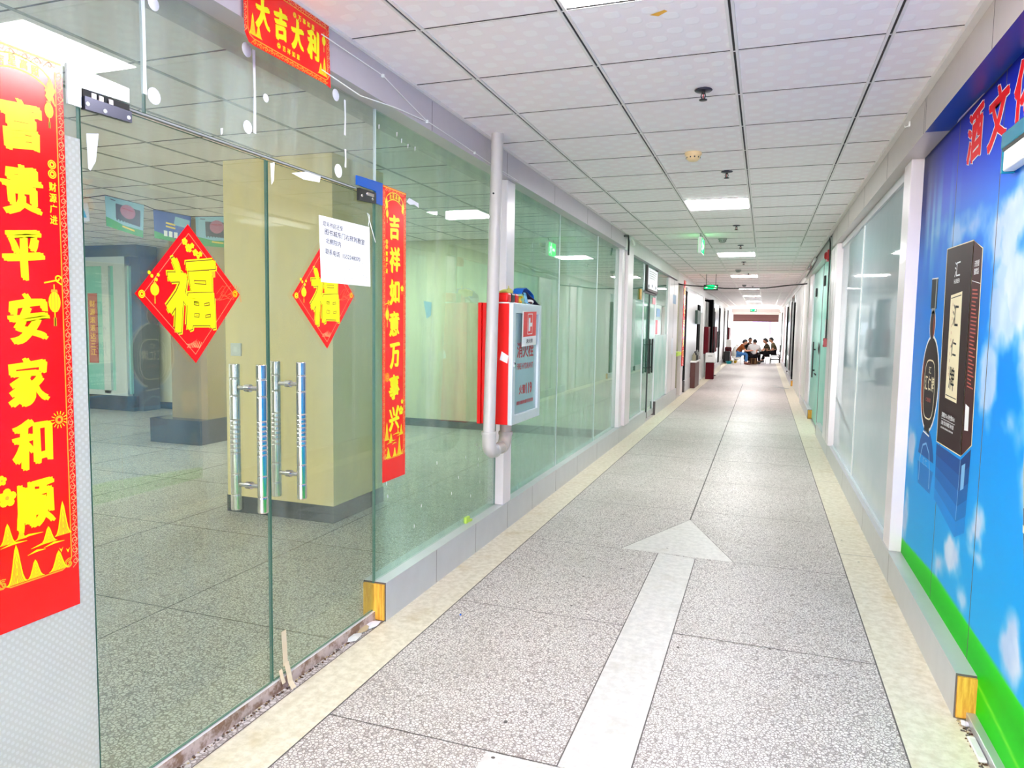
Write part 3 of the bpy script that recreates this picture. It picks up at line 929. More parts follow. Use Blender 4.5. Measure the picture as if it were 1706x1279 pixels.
# exit signs
def running_man(mb, P, cx, cz, s, mat, d):
    mb.disc(P, (cx + .10 * s, cz + .33 * s), .09 * s, mat, d, 10)
    mb.stroke(P, [(cx + .06 * s, cz + .22 * s), (cx - .04 * s, cz - .05 * s)], .15 * s, mat, d)
    for q in ([(.06, .2), (.24, .10), (.33, .2)], [(.02, .18), (-.17, .12), (-.22, -.02)], [(-.04, -.05), (.15, -.16), (.10, -.38)], [(-.05, -.06), (-.13, -.22), (-.34, -.26)]):
        mb.stroke(P, [(cx + a * s, cz + b * s) for a, b in q], .085 * s, mat, d)
def arrow_print(mb, P, cx, cz, s, mat, d, sg=1):
    mb.poly(P, [(cx - sg * .3 * s, cz - .08 * s), (cx + sg * .05 * s, cz - .08 * s), (cx + sg * .05 * s, cz - .2 * s), (cx + sg * .32 * s, cz), (cx + sg * .05 * s, cz + .2 * s), (cx + sg * .05 * s, cz + .08 * s), (cx - sg * .3 * s, cz + .08 * s)], mat, d)
t = MB(); t.box(-.835, -.790, 9.30, 9.66, 2.465, 2.665, M['white'], .004)
o = t.build('exit_sign', None, (-.81, 9.48, 2.565)); tag(o, 'white cased green exit sign hanging edge-on from the ceiling', 'exit sign')
t = MB(); t.box(-.7895, -.788, 9.312, 9.648, 2.477, 2.653, M['green_e']); t.box(-.837, -.8355, 9.312, 9.648, 2.477, 2.653, M['green_e']); t.build('lit_face', o)
for P_ in (PL(-.7875), plane((-.8375, 0, 0), (0, 1, 0), (0, 0, 1), (-1, 0, 0))):
    t = MB(); running_man(t, P_, 9.40, 2.565, .2, M['white_e'], .0004); t.build('running_figure', o)
    t = MB(); arrow_print(t, P_, 9.54, 2.565, .2, M['white_e'], .0004); t.build('arrow', o)
t = MB()
for y in (9.36, 9.60):
    t = MB(); t.tube([(-.8125, y, 2.66), (-.8125, y, 2.712)], .004, M['black'], 6); t.build('hanging_rod', o)
def exit_front(x0, x1, y, z0, z1, label):
    t = MB(); t.box(x0, x1, y, y + .03, z0, z1, M['black'], .003)
    o = t.build('exit_sign', None, ((x0 + x1) / 2, y, z0)); tag(o, label, 'exit sign')
    P_ = plane((0, y, 0), (1, 0, 0), (0, 0, 1), (0, -1, 0))
    cx, cz, w, h = (x0 + x1) / 2, (z0 + z1) / 2, x1 - x0, z1 - z0
    t = MB(); t.poly(P_, [(cx - .44 * w, cz - .22 * h), (cx + .1 * w, cz - .3 * h), (cx + .44 * w, cz - .16 * h), (cx + .44 * w, cz + .18 * h), (cx + .15 * w, cz + .45 * h), (cx - .1 * w, cz + .42 * h), (cx - .44 * w, cz + .2 * h)], M['green_e'], .001); t.build('lit_arrow', o)
    t = MB(); arrow_print(t, P_, cx - .3 * w, cz, .2 * w, M['white_e'], .002, -1); t.build('arrow', o); t = MB(); running_man(t, P_, cx + .3 * w, cz, h * .7, M['white_e'], .002); t.build('running_figure', o)
    t = MB()
    for x in (x0 + .05, x1 - .05):
        t = MB(); t.tube([(x, y + .015, z1 - .002), (x, y + .015, CZ + .01)], .006, M['rubber'], 6); t.build('hanging_rod', o)
exit_front(-1.285, -.985, 16.0, 2.355, 2.475, 'green lit exit arrow sign in a black case facing the camera at left')
exit_front(-.69, -.40, 36.0, 2.40, 2.54, 'small green exit sign in front of the rolled shutter')
# cables
t = MB()
pts = [(-1.78 + 2.58 * k / 16, 15.6, 2.47 - .10 * math.sin(PI * k / 16) + .006 * math.sin(5 * k)) for k in range(17)]
t.tube(pts, .012, M['black'], 8)
o = t.build('sagging_cable'); tag(o, 'black cable sagging across the corridor under the ceiling', 'cable')
t = MB()
t.tube([(-1.710, 2.50, 2.648), (-1.712, 2.99, 2.648), (-1.714, 3.20, 2.61), (-1.714, 3.45, 2.568), (-1.714, 3.9, 2.56), (-1.714, 4.39, 2.548), (-1.714, 4.9, 2.545)], .0022, M['white'], 6)
t.tube([(-1.712, 2.50, 2.512), (-1.712, 2.79, 2.498), (-1.712, 3.11, 2.538), (-1.713, 3.45, 2.565)], .0026, M['white'], 6)
for y, z in ((2.99, 2.648), (3.45, 2.566), (4.1, 2.555)): t.box(-1.72, -1.708, y - .006, y + .006, z - .007, z + .007, M['white'])
o = t.build('white_cable'); tag(o, 'thin white cables clipped along the lilac header above the left glass', 'cable')
t = MB(); t.tube([(-1.70, 9.30, 2.66), (-1.715, 9.36, 2.685), (-1.70, 9.5, 2.69), (-1.70, 9.62, 2.62)], .02, M['offwhite'], 8); t.tube([(-1.72, 9.0, 2.66), (-1.70, 9.2, 2.69), (-1.71, 9.3, 2.62), (-1.70, 9.25, 2.45)], .012, M['rubber'], 6)
o = t.build('bent_conduit'); tag(o, 'bent white conduit and black cable knot at the end of the lilac header', 'conduit')
t = MB(); t.tube([(.715, 12.4, 2.655), (.715, 14.0, 2.62), (.715, 15.3, 2.58)], .02, M['offwhite'], 8); t.tube([(.712, 13.0, 2.66), (.70, 13.5, 2.60), (.712, 14.4, 2.63)], .015, M['brown'], 8)
o = t.build('ceiling_conduit'); tag(o, 'white and brown conduits along the right header above the teal door', 'conduit')
t = MB(); t.tube([(.712, 9.5, 2.65), (.71, 9.70, 2.66), (.725, 9.76, 2.6), (.728, 9.77, 2.3), (.73, 9.77, 1.8), (.73, 9.77, 1.42)], .009, M['black'], 6)
o = t.build('bell_cable'); tag(o, 'black cable running down the far right post to the red alarm', 'cable')
t = MB(); t.box(.712, .722, 4.585, 4.61, 2.655, 2.685, M['white'], .003); t.tube([(.712, 4.6, 2.66), (.695, 4.6, 2.655), (.695, 4.6, 2.665)], .004, M['white'], 6)
o = t.build('cable_hook'); tag(o, 'tiny white hook on the right header at the ceiling edge', 'hook')
# red alarm bell and call point on the far post
t = MB(); t.box(.70, .742, 9.80, 9.98, 2.39, 2.53, M['bell_red'], .012); o = t.build('alarm_sounder', None, (.74, 9.85, 2.4)); tag(o, 'red fire alarm sounder box high on the far right post', 'alarm')
t = MB(); t.lathe((.70, 9.89, 2.46), [(.045, 0), (.05, -.012), (.03, -.03), (.01, -.032)], M['bell_red'], 16, 'x'); t.build('strobe_lens', o)
t = MB(); t.box(.705, .79, 9.80, 9.90, 1.31, 1.42, M['bell_red'], .006); o = t.build('alarm_call_point', None, (.78, 9.8, 1.36)); tag(o, 'red alarm call point on the post beside the teal door', 'alarm')
t = MB(); t.box(.702, .706, 9.825, 9.875, 1.335, 1.385, M['white']); t.build('press_plate', o)
t = MB(); t.box(.715, .79, 9.80, 9.83, 1.43, 1.66, M['white'], .003); o = t.build('notice_card'); tag(o, 'white card above the red call point on the far right post', 'card')

# ================================================================== COUPLETS AND PRINTS ON THE LEFT GLASS
def curl(cx, cz, r, turns, a0, n=14, sg=1):
    return [(cx + r * (1 - .75 * k / n) * math.cos(a0 + sg * 2 * PI * turns * k / n), cz + r * (1 - .75 * k / n) * math.sin(a0 + sg * 2 * PI * turns * k / n)) for k in range(n + 1)]
def scroll_border(mb, P, a, z0, z1, w, mat, d, vert=True):
    """a chain of little cloud scrolls along a strip"""
    n = int((z1 - z0) / .03)
    for k in range(n):
        c = z0 + (k + .5) * (z1 - z0) / n
        pts = curl(0, 0, w * .5, 1.1, k * 2.1, 9, 1 if k % 2 else -1)
        pts2 = [(-w * .45, -.018), (w * .1, -.010), (w * .4, .0), (-w * .1, .014), (w * .4, .018)]
        for q, ww in ((pts, .0022), (pts2, .0018)):
            qq = [(a + x, c + z) if vert else (c + z, a + x) for x, z in q]
            mb.stroke(P, qq, ww, mat, d)
def lantern(mb, P, cx, cz, s, d, wide=.62):
    mb.disc(P, (cx, cz), s * wide, M['gold'], d, 16, s)
    for k in (-.5, 0, .5): mb.stroke(P, [(cx + k * s * .6, cz - s * .9), (cx + k * s * .6, cz + s * .9)], s * .06, M['orange'], d + .0003)
    mb.poly(P, [(cx - s * .35, cz + s * .95), (cx + s * .35, cz + s * .95), (cx + s * .3, cz + s * 1.2), (cx - s * .3, cz + s * 1.2)], M['orange'], d)
    mb.stroke(P, [(cx, cz - s), (cx, cz - 2.3 * s)], s * .12, M['gold'], d)
    mb.stroke(P, [(cx, cz - 1.5 * s), (cx, cz - 2.3 * s)], s * .3, M['orange'], d)
    mb.stroke(P, [(cx, cz + 1.2 * s), (cx, cz + 1.7 * s)], s * .1, M['gold'], d)
def blossom(mb, P, cx, cz, s, d, mat=None):
    for k in range(5):
        q = 2 * PI * k / 5 + .3
        mb.disc(P, (cx + s * .6 * math.cos(q), cz + s * .6 * math.sin(q)), s * .45, mat or M['gold'], d + k * .00004, 10)
    mb.disc(P, (cx, cz), s * .22, M['orange'], d + .0004, 8)
def sunburst(mb, P, cx, cz, s, d):
    mb.disc(P, (cx, cz), s * .5, M['orange'], d, 12); mb.disc(P, (cx, cz), s * .22, M['red'], d + .0003, 8)
    for k in range(14):
        q = 2 * PI * k / 14
        mb.stroke(P, [(cx + s * .6 * math.cos(q), cz + s * .6 * math.sin(q)), (cx + s * math.cos(q), cz + s * math.sin(q))], s * .1, M['gold'], d)
def peak(mb, P, cx, cz, w, h, d):
    n = 10
    pts = [(cx + w * (k / n - .5), cz + h * math.exp(-((k / n - .5) * 4.2) ** 2)) for k in range(n + 1)]
    mb.poly(P, [(cx - w / 2, cz)] + pts + [(cx + w / 2, cz)], M['gold'], d)
    for i in range(1, 5):
        f = 1 - i / 5.2
        mb.stroke(P, [(cx + w * .9 * f * (k / n - .5), cz + h * f * .94 * math.exp(-((k / n - .5) * 4.2) ** 2)) for k in range(n + 1)], h * .022, M['orange'], d + .0003)
def coin(mb, P, cx, cz, r, d):
    mb.disc(P, (cx, cz), r, M['gold'], d, 14)
    mb.stroke(P, [(cx + r * .7 * math.cos(2 * PI * k / 12), cz + r * .7 * math.sin(2 * PI * k / 12)) for k in range(12)], r * .12, M['red'], d + .0003, True)
    mb.poly(P, [(cx - r * .25, cz - r * .25), (cx + r * .25, cz - r * .25), (cx + r * .25, cz + r * .25), (cx - r * .25, cz + r * .25)], M['red'], d + .0003)

BX = GX + .0066
def couplet(name, y0, y1, z0, z1, chars, side, top_chars, seed, label):
    P = PL(BX + .0012)
    t = MB()
    t.box(BX, BX + .001, y0, y1, z0, z1, M['red'])
    o = t.build(name, None, (BX, (y0 + y1) / 2, z0)); tag(o, label, 'couplet')
    w = y1 - y0; yc = (y0 + y1) / 2
    S = (lambda a: a) if side > 0 else (lambda a: 2 * yc - a)
    t = MB()
    zb = z0 + .115
    for a in (y0 + .022, y1 - .022): t.stroke(P, [(a, zb + .03), (a, z1 - .03)], .0032, M['orange'], .0003)
    t.stroke(P, [(y0 + .022, zb + .03), (y0 + .03, zb + .01), (y0 + .05, zb), (y1 - .05, zb), (y1 - .03, zb + .01), (y1 - .022, zb + .03)], .0035, M['orange'], .0003)
    for a in (y0 + .010, y1 - .010): scroll_border(t, P, a, zb, z1 - .02, .018, M['line'], .0003)
    for a in (y0 + .03, y1 - .03):
        for r in (.016, .011): t.stroke(P, curl(a, zb + .012, r, 1.2, 1.0, 12), .0028, M['orange'], .0004)
    t.stroke(P, [(y0 + .004, z1 - .006), (y1 - .004, z1 - .006)], .006, M['orange'], .0003)
    scroll_border(t, P, z1 - .018, y0 + .02, y1 - .02, .02, M['line'], .0004, False)
    t.build('printed_border', o)
    # arched headpiece
    t = MB()
    arch = [(yc + .095 * math.cos(PI * k / 12), z1 - .115 + .06 * math.sin(PI * k / 12)) for k in range(13)]
    arch2 = [(a, z + .034) for a, z in arch]
    t.stroke(P, arch, .004, M['gold'], .0004); t.stroke(P, arch2, .004, M['gold'], .0004)
    for k in range(12): t.poly(P, [arch[k], arch[k + 1], arch2[k + 1], arch2[k]], flat('crimson_print', (226, 0, 40), .2, 0, .5, 0), .0002)
    for k, ch in enumerate(top_chars):
        a = yc - .045 + .03 * k
        z = z1 - .115 + .06 * math.sqrt(max(0, 1 - ((a - yc) / .095) ** 2)) + .005
        write(t, P, ch, a - .010, a + .010, z, z + .024, M['gold'], .0006, .06)
    for sg in (-1, 1):
        t.stroke(P, [(yc + sg * .098, z1 - .12), (yc + sg * .075, z1 - .085), (yc + sg * .085, z1 - .05)], [.004, .012, .004], M['orange'], .0007)
        t.poly(P, [(yc + sg * .07, z1 - .10), (yc + sg * .085, z1 - .06), (yc + sg * .10, z1 - .08), (yc + sg * .082, z1 - .115)], M['gold'], .0008)
    t.build('printed_headpiece', o)
    t = MB()
    zc = z1 - .192
    for k, ch in enumerate(chars):
        c = zc - .1645 * k
        sh = .004 * math.sin(k * 2.3 + seed)
        write(t, P, ch, yc - .049 + sh, yc + .049 + sh, c - .060, c + .060, M['gold'], .0006, .125, .016, .10, seed=seed + k, nang=-32)
    t.build('lettering', o)
    t = MB()
    # small vertical phrase with a seal above it
    a = S(y1 - .040)
    coin(t, P, a, z1 - .275, .012, .0005); coin(t, P, a, z1 - .300, .012, .0005)
    t.build('printed_seal', o); t = MB()
    for k, ch in enumerate('财源广进'): write(t, P, ch, a - .010, a + .010, z1 - .345 - .029 * k, z1 - .322 - .029 * k, M['gold'], .0005, .07)
    t.build('printed_phrase', o); t = MB()
    lantern(t, P, S(y1 - .043), z1 - .135, .020, .0009); t.build('printed_lantern', o); t = MB()
    a = S(y1 - .046)
    t.stroke(P, [(a - .028, z1 - .590), (a + .005, z1 - .582), (a + .022, z1 - .592)], .004, M['gold'], .0005); t.stroke(P, curl(a + .012, z1 - .577, .010, 1.1, 0), .004, M['gold'], .0005)
    lantern(t, P, a, z1 - .640, .028, .0005); t.build('printed_lantern', o); t = MB()
    a = S(y0 + .042)
    blossom(t, P, a, z1 - .500, .016, .0009); t.stroke(P, [(a, z1 - .53), (a, z1 - .50)], .003, M['gold'], .0005); t.build('printed_blossom', o); t = MB()
    sunburst(t, P, S(y1 - .045), z1 - .960, .024, .0009); t.build('printed_sunburst', o); t = MB()
    blossom(t, P, S(y0 + .050), z1 - 1.145, .024, .0009); blossom(t, P, S(y0 + .038), z1 - 1.098, .013, .0009)
    t.build('printed_blossom', o)
    t = MB()
    zb2 = zb + .004
    for dx, w_, h_, up in ((-.055, .055, .105, 0), (-.005, .05, .05, 0), (.062, .06, .055, 0), (-.075, .045, .055, .11), (-.04, .03, .03, .115), (.035, .05, .045, .085), (.078, .05, .095, .095)):
        peak(t, P, S(yc + dx), zb2 + up, w_, h_, .0009)
    for dx, up, ln in ((-.06, .107, .07), (-.02, .118, .08), (.02, .085, .07), (.05, .078, .06), (.0, .07, .05)):
        t.stroke(P, [(S(yc + dx) - ln / 2, zb2 + up - .004), (S(yc + dx), zb2 + up + .002), (S(yc + dx) + ln / 2, zb2 + up)], [.001, .006, .001], M['gold'], .0012)
    for dx, up in ((.07, .055), (.09, .048)): t.poly(P, [(S(yc + dx) - .006, zb2 + up + .006), (S(yc + dx), zb2 + up), (S(yc + dx) + .006, zb2 + up + .006), (S(yc + dx), zb2 + up - .008)], M['gold'], .0010)
    t.build('printed_mountains', o)
    return o
couplet('spring_couplet', 1.208, 1.453, .692, 2.187, '富贵平安家和顺', 1, '吉星高照', 1, 'large red couplet strip with yellow characters at the left edge of the photo')
couplet('spring_couplet', 3.162, 3.405, .692, 2.192, '吉祥如意万事兴', -1, '吉星高照', 11, 'red vertical couplet strip right of the glass doors beside the blue hinge')

# horizontal banner on the header
P = PL(-1.7115)
t = MB()
prof = [(2.046, 2.74), (2.552, 2.70), (2.564, 2.458), (2.53, 2.464), (2.10, 2.458), (2.075, 2.462), (2.055, 2.49)]
V = [P(a, b, -.001) for a, b in prof] + [P(a, b, 0) for a, b in prof]
prof = [(a, min(b, 2.70)) for a, b in prof]
n = len(prof)
V = [P(a, b, -.001) for a, b in prof] + [P(a, b, 0) for a, b in prof]
t.add(V, [tuple(range(n))[::-1], tuple(range(n, 2 * n))] + [(i, (i + 1) % n, n + (i + 1) % n, n + i) for i in range(n)], M['red'])
o = t.build('door_banner', None, (-1.712, 2.3, 2.46)); tag(o, 'red horizontal banner with four yellow characters on the header above the doors', 'banner')
t = MB()
for a in (2.058, 2.548): scroll_border(t, P, a, 2.49, 2.69, .018, M['line'], .0004)
scroll_border(t, P, 2.470, 2.09, 2.54, .016, M['orange'], .0005, False); scroll_border(t, P, 2.690, 2.07, 2.54, .016, M['line'], .0005, False)
inner = [(2.07, 2.68), (2.535, 2.68), (2.540, 2.52), (2.545, 2.49), (2.53, 2.481), (2.10, 2.481), (2.08, 2.488), (2.07, 2.51)]
t.stroke(P, inner, .0035, M['orange'], .0004, True)
t.build('printed_border', o)
t = MB()
for k, ch in enumerate('大吉大利'):
    c = 2.148 + .099 * k
    write(t, P, ch, c - .034, c + .034, 2.533, 2.638, M['gold'], .0006, .13, .014, .10, seed=30 + k)
for z0 in (2.642, 2.497):
    for k, ch in enumerate('万事如意' if z0 > 2.6 else '吉祥如意'):
        c = 2.30 + .028 * k + (.06 if z0 > 2.6 else -.035)
        write(t, P, ch, c - .009, c + .009, z0, z0 + .020, M['gold'], .0006, .06)
    coin(t, P, (2.30 + (.06 if z0 > 2.6 else -.035)) - .03, z0 + .010, .010, .0006)
t.build('lettering', o)
t = MB()
for cc in (((2.095, .075), (2.125, .045)), ((2.52, .075), (2.495, .045))):
    t = MB()
    for c, h in cc: peak(t, P, c, 2.492, .04, h, .0006)
    t.build('printed_mountains', o)
t = MB()
lantern(t, P, 2.517, 2.628, .019, .0006); t.build('printed_lantern', o)
t = MB(); lantern(t, P, 2.095, 2.66, .017, .0006); t.build('printed_lantern', o)

# the two diamond papers
def diamond(yc, zc, r, label, dd=0.0, sk=0.0):
    P = PL(BX + .0012 + dd)
    t = MB()
    q = [(yc - r, zc - .008), (yc + .012, zc - r), (yc + r, zc + .010), (yc - .012, zc + r)]
    V = [P(a, b, -.001) for a, b in q] + [P(a, b, 0) for a, b in q]
    t.add(V, [(3, 2, 1, 0), (4, 5, 6, 7)] + [(i, (i + 1) % 4, 4 + (i + 1) % 4, 4 + i) for i in range(4)], M['red'])
    o = t.build('fortune_diamond', None, (BX, yc, zc)); tag(o, label, 'diamond paper', 'diamond papers on the glass doors')
    t = MB()
    t.stroke(P, [(yc + (a - yc) * .87, zc + (b - zc) * .87) for a, b in q], .0022, M['line'], .0003, True)
    t.build('printed_border', o)
    t = MB()
    b_ = (yc - .104, yc + .100, zc - .115, zc + .112)
    write(t, P, '福', *b_, M['gold'], .0004, .150, .022, .10, seed=5, nang=-50)
    write(t, P, '福', *b_, flat('brown_contour', (120, 70, 16), .4, 0, .3, 0), .0007, .105, .022, .10, seed=5, nang=-50)
    write(t, P, '福', *b_, M['gold'], .0010, .070, .022, .10, seed=5, nang=-50)
    t.poly(P, [(yc + .088, zc + .062), (yc + .108, zc + .064), (yc + .108, zc + .088), (yc + .088, zc + .086)], M['orange'], .0005)
    t.build('lettering', o)
    t = MB()
    t.stroke(P, [(yc - .03, zc + .175), (yc - .01, zc + .15), (yc + .02, zc + .138), (yc + .045, zc + .140)], .003, M['orange'], .0004)
    for a, b, s in ((-.028, .172, .012), (-.012, .152, .014), (.004, .162, .009), (.018, .140, .012), (.04, .138, .009), (.03, .128, .007)): blossom(t, P, yc + a, zc + b, s, .0006)
    t.build('printed_plum_branch', o); t = MB()
    lantern(t, P, yc - .155, zc + .008, .019, .0006, .9)
    for a, b in ((-.165, .05), (-.148, .04), (-.14, .055), (-.175, .06)): t.disc(P, (yc + a, zc + b), .006, M['gold'], .0006, 8)
    t.build('printed_lantern', o)
    for a, b in ((yc - .205, zc - .008), (yc + .205, zc + .012)):
        t = MB(); coin(t, P, a, b, .0125, .0006); t.build('printed_seal', o)
    t = MB()
    rr = random.Random(4)
    for k in range(16):
        a = yc + .10 + .008 * k * .8
        t.stroke(P, [(a, zc + .0 + rr.uniform(-.02, .01)), (a + .03, zc + .005 + rr.uniform(-.02, .045)), (a + .04, zc + rr.uniform(-.02, .05))], .0018, M['coral'], .0006)
    t.build('printed_landscape', o); t = MB()
    for k in range(9):
        a = yc - .030 + .007 * k
        t.stroke(P, [(a, zc - .165 - .002 * k), (a + .012, zc - .150 - .0035 * abs(k - 5)), (a + .004, zc - .178)], .0024, M['line'], .0006)
    t.build('printed_waves', o)
    return o
diamond(1.899, 1.591, .230, 'red diamond paper with one large yellow character on the left door, fully visible')
diamond(2.668, 1.622, .230, 'red diamond paper on the right door half covered by the white notice')
# handwritten notice
P = PL(BX + .0042)
t = MB()
q = [(2.618, 1.962), (3.030, 1.966), (3.040, 1.683), (2.632, 1.680)]
V = [P(a, b, -.0008) for a, b in q] + [P(a, b, 0) for a, b in q]
t.add(V, [(0, 1, 2, 3), (7, 6, 5, 4)] + [(i, (i + 1) % 4, 4 + (i + 1) % 4, 4 + i) for i in range(4)], M['paper'])
o = t.build('handwritten_notice', None, (BX, 2.83, 1.68)); tag(o, 'white handwritten paper notice taped on the right glass door', 'notice')
t = MB()
write(t, P, '双丰书店迁至', 2.645, 2.800, 1.918, 1.940, M['ink'], .0004, .03, .004, -.25, seed=2)
write(t, P, '图书城东门右转到教室', 2.660, 2.985, 1.880, 1.906, M['ink'], .0004, .03, .004, -.45, seed=3)
write(t, P, '北侧院内', 2.668, 2.785, 1.846, 1.870, M['ink'], .0004, .02, .004, -.25, seed=4)
write(t, P, '联系电话', 2.665, 2.775, 1.800, 1.824, M['ink'], .0004, .03, .004, -.25, seed=5)
write(t, P, '1552248070', 2.80, 2.945, 1.796, 1.814, M['ink'], .0004, .03, .006, -.2, seed=6)
t.build('handwriting', o)
t = MB()
rr = random.Random(9)
for k in range(34):
    a, b = (rr.uniform(2.66, 3.02), rr.uniform(1.70, 1.785)) if k < 14 else (rr.uniform(2.94, 3.02), rr.uniform(1.70, 1.79))
    t.stroke(P, [(a, b), (a + rr.uniform(-.006, .006), b + rr.uniform(-.006, .006))], .0016, M['ink'] if k % 3 else M['grey'], .0004)
t.build('speckle', o)['kind'] = 'stuff'
t = MB(); t.tube([(BX + .004, 3.02, 1.97), (BX + .006, 3.03, 2.02), (BX + .005, 3.01, 2.03), (BX + .005, 3.05, 1.96), (BX + .005, 3.085, 1.90)], .002, M['white'], 6)
o = t.build('hanging_string'); tag(o, 'short white string loop hanging by the notice at the door edge', 'string')

# ================================================================== THE PRINTED MURAL ON THE RIGHT
MX = 0.832
def vnoise(Y, Z, f, seed):
    g = np.random.RandomState(seed).rand(64, 64)
    a, b = Y * f + 20.3, Z * f + 11.7
    i, j = np.floor(a).astype(int), np.floor(b).astype(int)
    u, v = a - i, b - j
    u, v = u * u * (3 - 2 * u), v * v * (3 - 2 * v)
    G = lambda p, q: g[p % 64, q % 64]
    return (G(i, j) * (1 - u) + G(i + 1, j) * u) * (1 - v) + (G(i, j + 1) * (1 - u) + G(i + 1, j + 1) * u) * v
def fbm(Y, Z, f, seed):
    s = 0
    for o in range(5): s = s + vnoise(Y, Z, f * 2 ** o, seed + o) * .5 ** (o + 1)
    return s
def mural_color(Y, Z):
    zs = [0, .4, .9, 1.3, 1.7, 2.05, 2.25, 2.4, 2.52]
    cs = np.array([(60, 190, 246), (30, 182, 248), (4, 166, 248), (0, 148, 244), (0, 134, 240), (0, 120, 240), (4, 66, 226), (6, 34, 204), (10, 18, 150)], float)
    col = np.stack([np.interp(Z, zs, cs[:, k]) for k in range(3)], -1)
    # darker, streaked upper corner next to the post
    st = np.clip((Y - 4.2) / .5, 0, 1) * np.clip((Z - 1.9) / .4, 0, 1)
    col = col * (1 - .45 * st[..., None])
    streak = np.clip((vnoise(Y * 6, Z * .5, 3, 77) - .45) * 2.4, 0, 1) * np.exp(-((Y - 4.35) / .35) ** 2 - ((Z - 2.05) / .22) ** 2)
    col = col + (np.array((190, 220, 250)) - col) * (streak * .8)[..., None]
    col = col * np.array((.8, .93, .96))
    n = fbm(Y, Z, 3.2, 5)
    cl = np.zeros_like(Y)
    for y, z, ry, rz, k in ((3.02, 1.92, .36, .16, 1.1), (2.86, 1.70, .22, .30, 1.1), (3.06, 1.62, .20, .20, .9), (2.70, 1.45, .30, .22, 1.0), (3.20, 1.30, .14, .14, .9), (3.02, 1.17, .22, .12, .8), (2.62, 1.0, .18, .10, .8), (3.75, 1.97, .40, .09, .7),
                        (4.62, .86, .16, .17, 1.0), (4.70, .42, .10, .16, .9), (3.24, .71, .12, .12, 1.1), (3.22, .62, .14, .05, .8), (3.62, .50, .16, .14, 1.1), (3.85, .40, .16, .12, 1.0), (3.40, .38, .14, .06, .8), (2.76, .44, .12, .16, 1.1), (2.5, .6, .2, .2, 1.0), (2.2, 1.8, .5, .4, 1.0), (1.4, 1.2, .5, .3, 1), (4.3, 2.02, .25, .10, .45)):
        d = np.sqrt(((Y - y) / ry) ** 2 + ((Z - z) / rz) ** 2)
        m = np.clip((1.12 - d) * 1.5 + (n - .5) * 5.0, 0, 1) * k
        cl = np.maximum(cl, np.clip(m, 0, 1))
    shade = np.clip((fbm(Y, Z, 7, 40) - .3) * 2, 0, 1)
    wc = np.array((236, 236, 250)) * shade[..., None] + np.array((190, 204, 236)) * (1 - shade[..., None])
    col = col + (wc - col) * (cl * .92)[..., None]
    # grass hill
    gt = np.interp(Y, [2.0, 2.6, 3.19, 3.84, 4.8], [.30, .313, .326, .333, .27])
    g = np.clip((gt - Z) / .012, 0, 1)
    gd = (gt - Z)
    gc = np.stack([np.interp(gd, [0, .03, .10, .18, .3], [60, 20, 10, 20, 40]), np.interp(gd, [0, .03, .1, .18, .3], [226, 206, 190, 205, 220]), np.interp(gd, [0, .1, .3], [10, 0, 20])], -1)
    l1 = np.exp(-((Z - (.135 + .10 * (Y - 2.9) - .06 * (Y - 2.9) ** 2)) / .010) ** 2) * (Y < 3.4)
    gc = gc + (np.array((150, 240, 60)) - gc) * (l1 * .7)[..., None]
    col = col + (gc - col) * g[..., None]
    return np.clip(col, 0, 255)
def _mural_mat():
    s = N('printed_sky_panel')
    a = s.n('VertexColor'); a.layer_name = 'print'
    return s.bsdf(a.outputs[0], .5, 0, .12)
M['mural'] = _mural_mat()
mur = empty('printed_mural', (MX, 3.5, 0), 'printed wall mural of blue sky, clouds, bottle and box on the right wall', 'mural')
for y0, y1, st in ((3.955, 4.755, .011), (3.268, 3.952, .011), (1.60, 3.262, .011), (-2.9, 1.597, .05)):
    ys = np.linspace(y0, y1, int((y1 - y0) / st) + 1); zs_ = np.linspace(.03, 2.515, int(2.5 / st) + 1)
    Yg, Zg = np.meshgrid(ys, zs_)
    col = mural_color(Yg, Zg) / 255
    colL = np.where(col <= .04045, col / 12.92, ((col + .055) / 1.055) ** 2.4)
    ny, nz = len(ys), len(zs_)
    me = bpy.data.meshes.new('mural_panel')
    vs = [(MX, float(a), float(b)) for a, b in zip(Yg.ravel(), Zg.ravel())]
    fs = [(j * ny + i, (j + 1) * ny + i, (j + 1) * ny + i + 1, j * ny + i + 1) for j in range(nz - 1) for i in range(ny - 1)]
    # board edges give the panel its thickness
    b = len(vs)
    vs += [(MX + .012, y0, .03), (MX + .012, y1, .03), (MX + .012, y1, 2.515), (MX + .012, y0, 2.515)]
    fs += [(0, ny * (nz - 1), b + 3, b), (ny - 1, b + 1, b + 2, ny * nz - 1), (b, b + 1, ny - 1, 0), (b, b + 3, b + 2, b + 1)]
    fs[-2] = (b, 0, ny - 1, b + 1)
    me.from_pydata(vs, [], fs); me.update()
    at = me.attributes.new('print', 'FLOAT_COLOR', 'POINT')
    full = np.ones((len(vs), 4), np.float32); full[:ny * nz, :3] = colL.reshape(-1, 3); full[ny * nz:, :3] = (.02, .03, .06)
    at.data.foreach_set('color', full.ravel())
    me.materials.append(M['mural'])
    o = bpy.data.objects.new('mural_panel', me); C.objects.link(o); o.parent = mur; o.matrix_parent_inverse = Matrix.Translation(-Vector(mur.location))
P = PR(MX - .0006)
bxd = flat('print_dark_brown', (46, 20, 24), .5, 0, .12, .03); bxs = flat('print_brown_side', (66, 26, 30), .5, 0, .12, .03)
crm = flat('print_cream', (246, 232, 196), .5, 0, .12, 0); prw = flat('print_white', (245, 245, 248), .5, 0, .12, 0); prk = flat('print_black', (18, 14, 14), .5, 0, .12, 0)
prr = flat('print_red', (238, 4, 24), .5, 0, .12, 0); prb = flat('print_bottle_brown', (36, 12, 14), .5, 0, .12, .03); prh = flat('print_bottle_amber', (150, 52, 16), .5, 0, .12, .05)
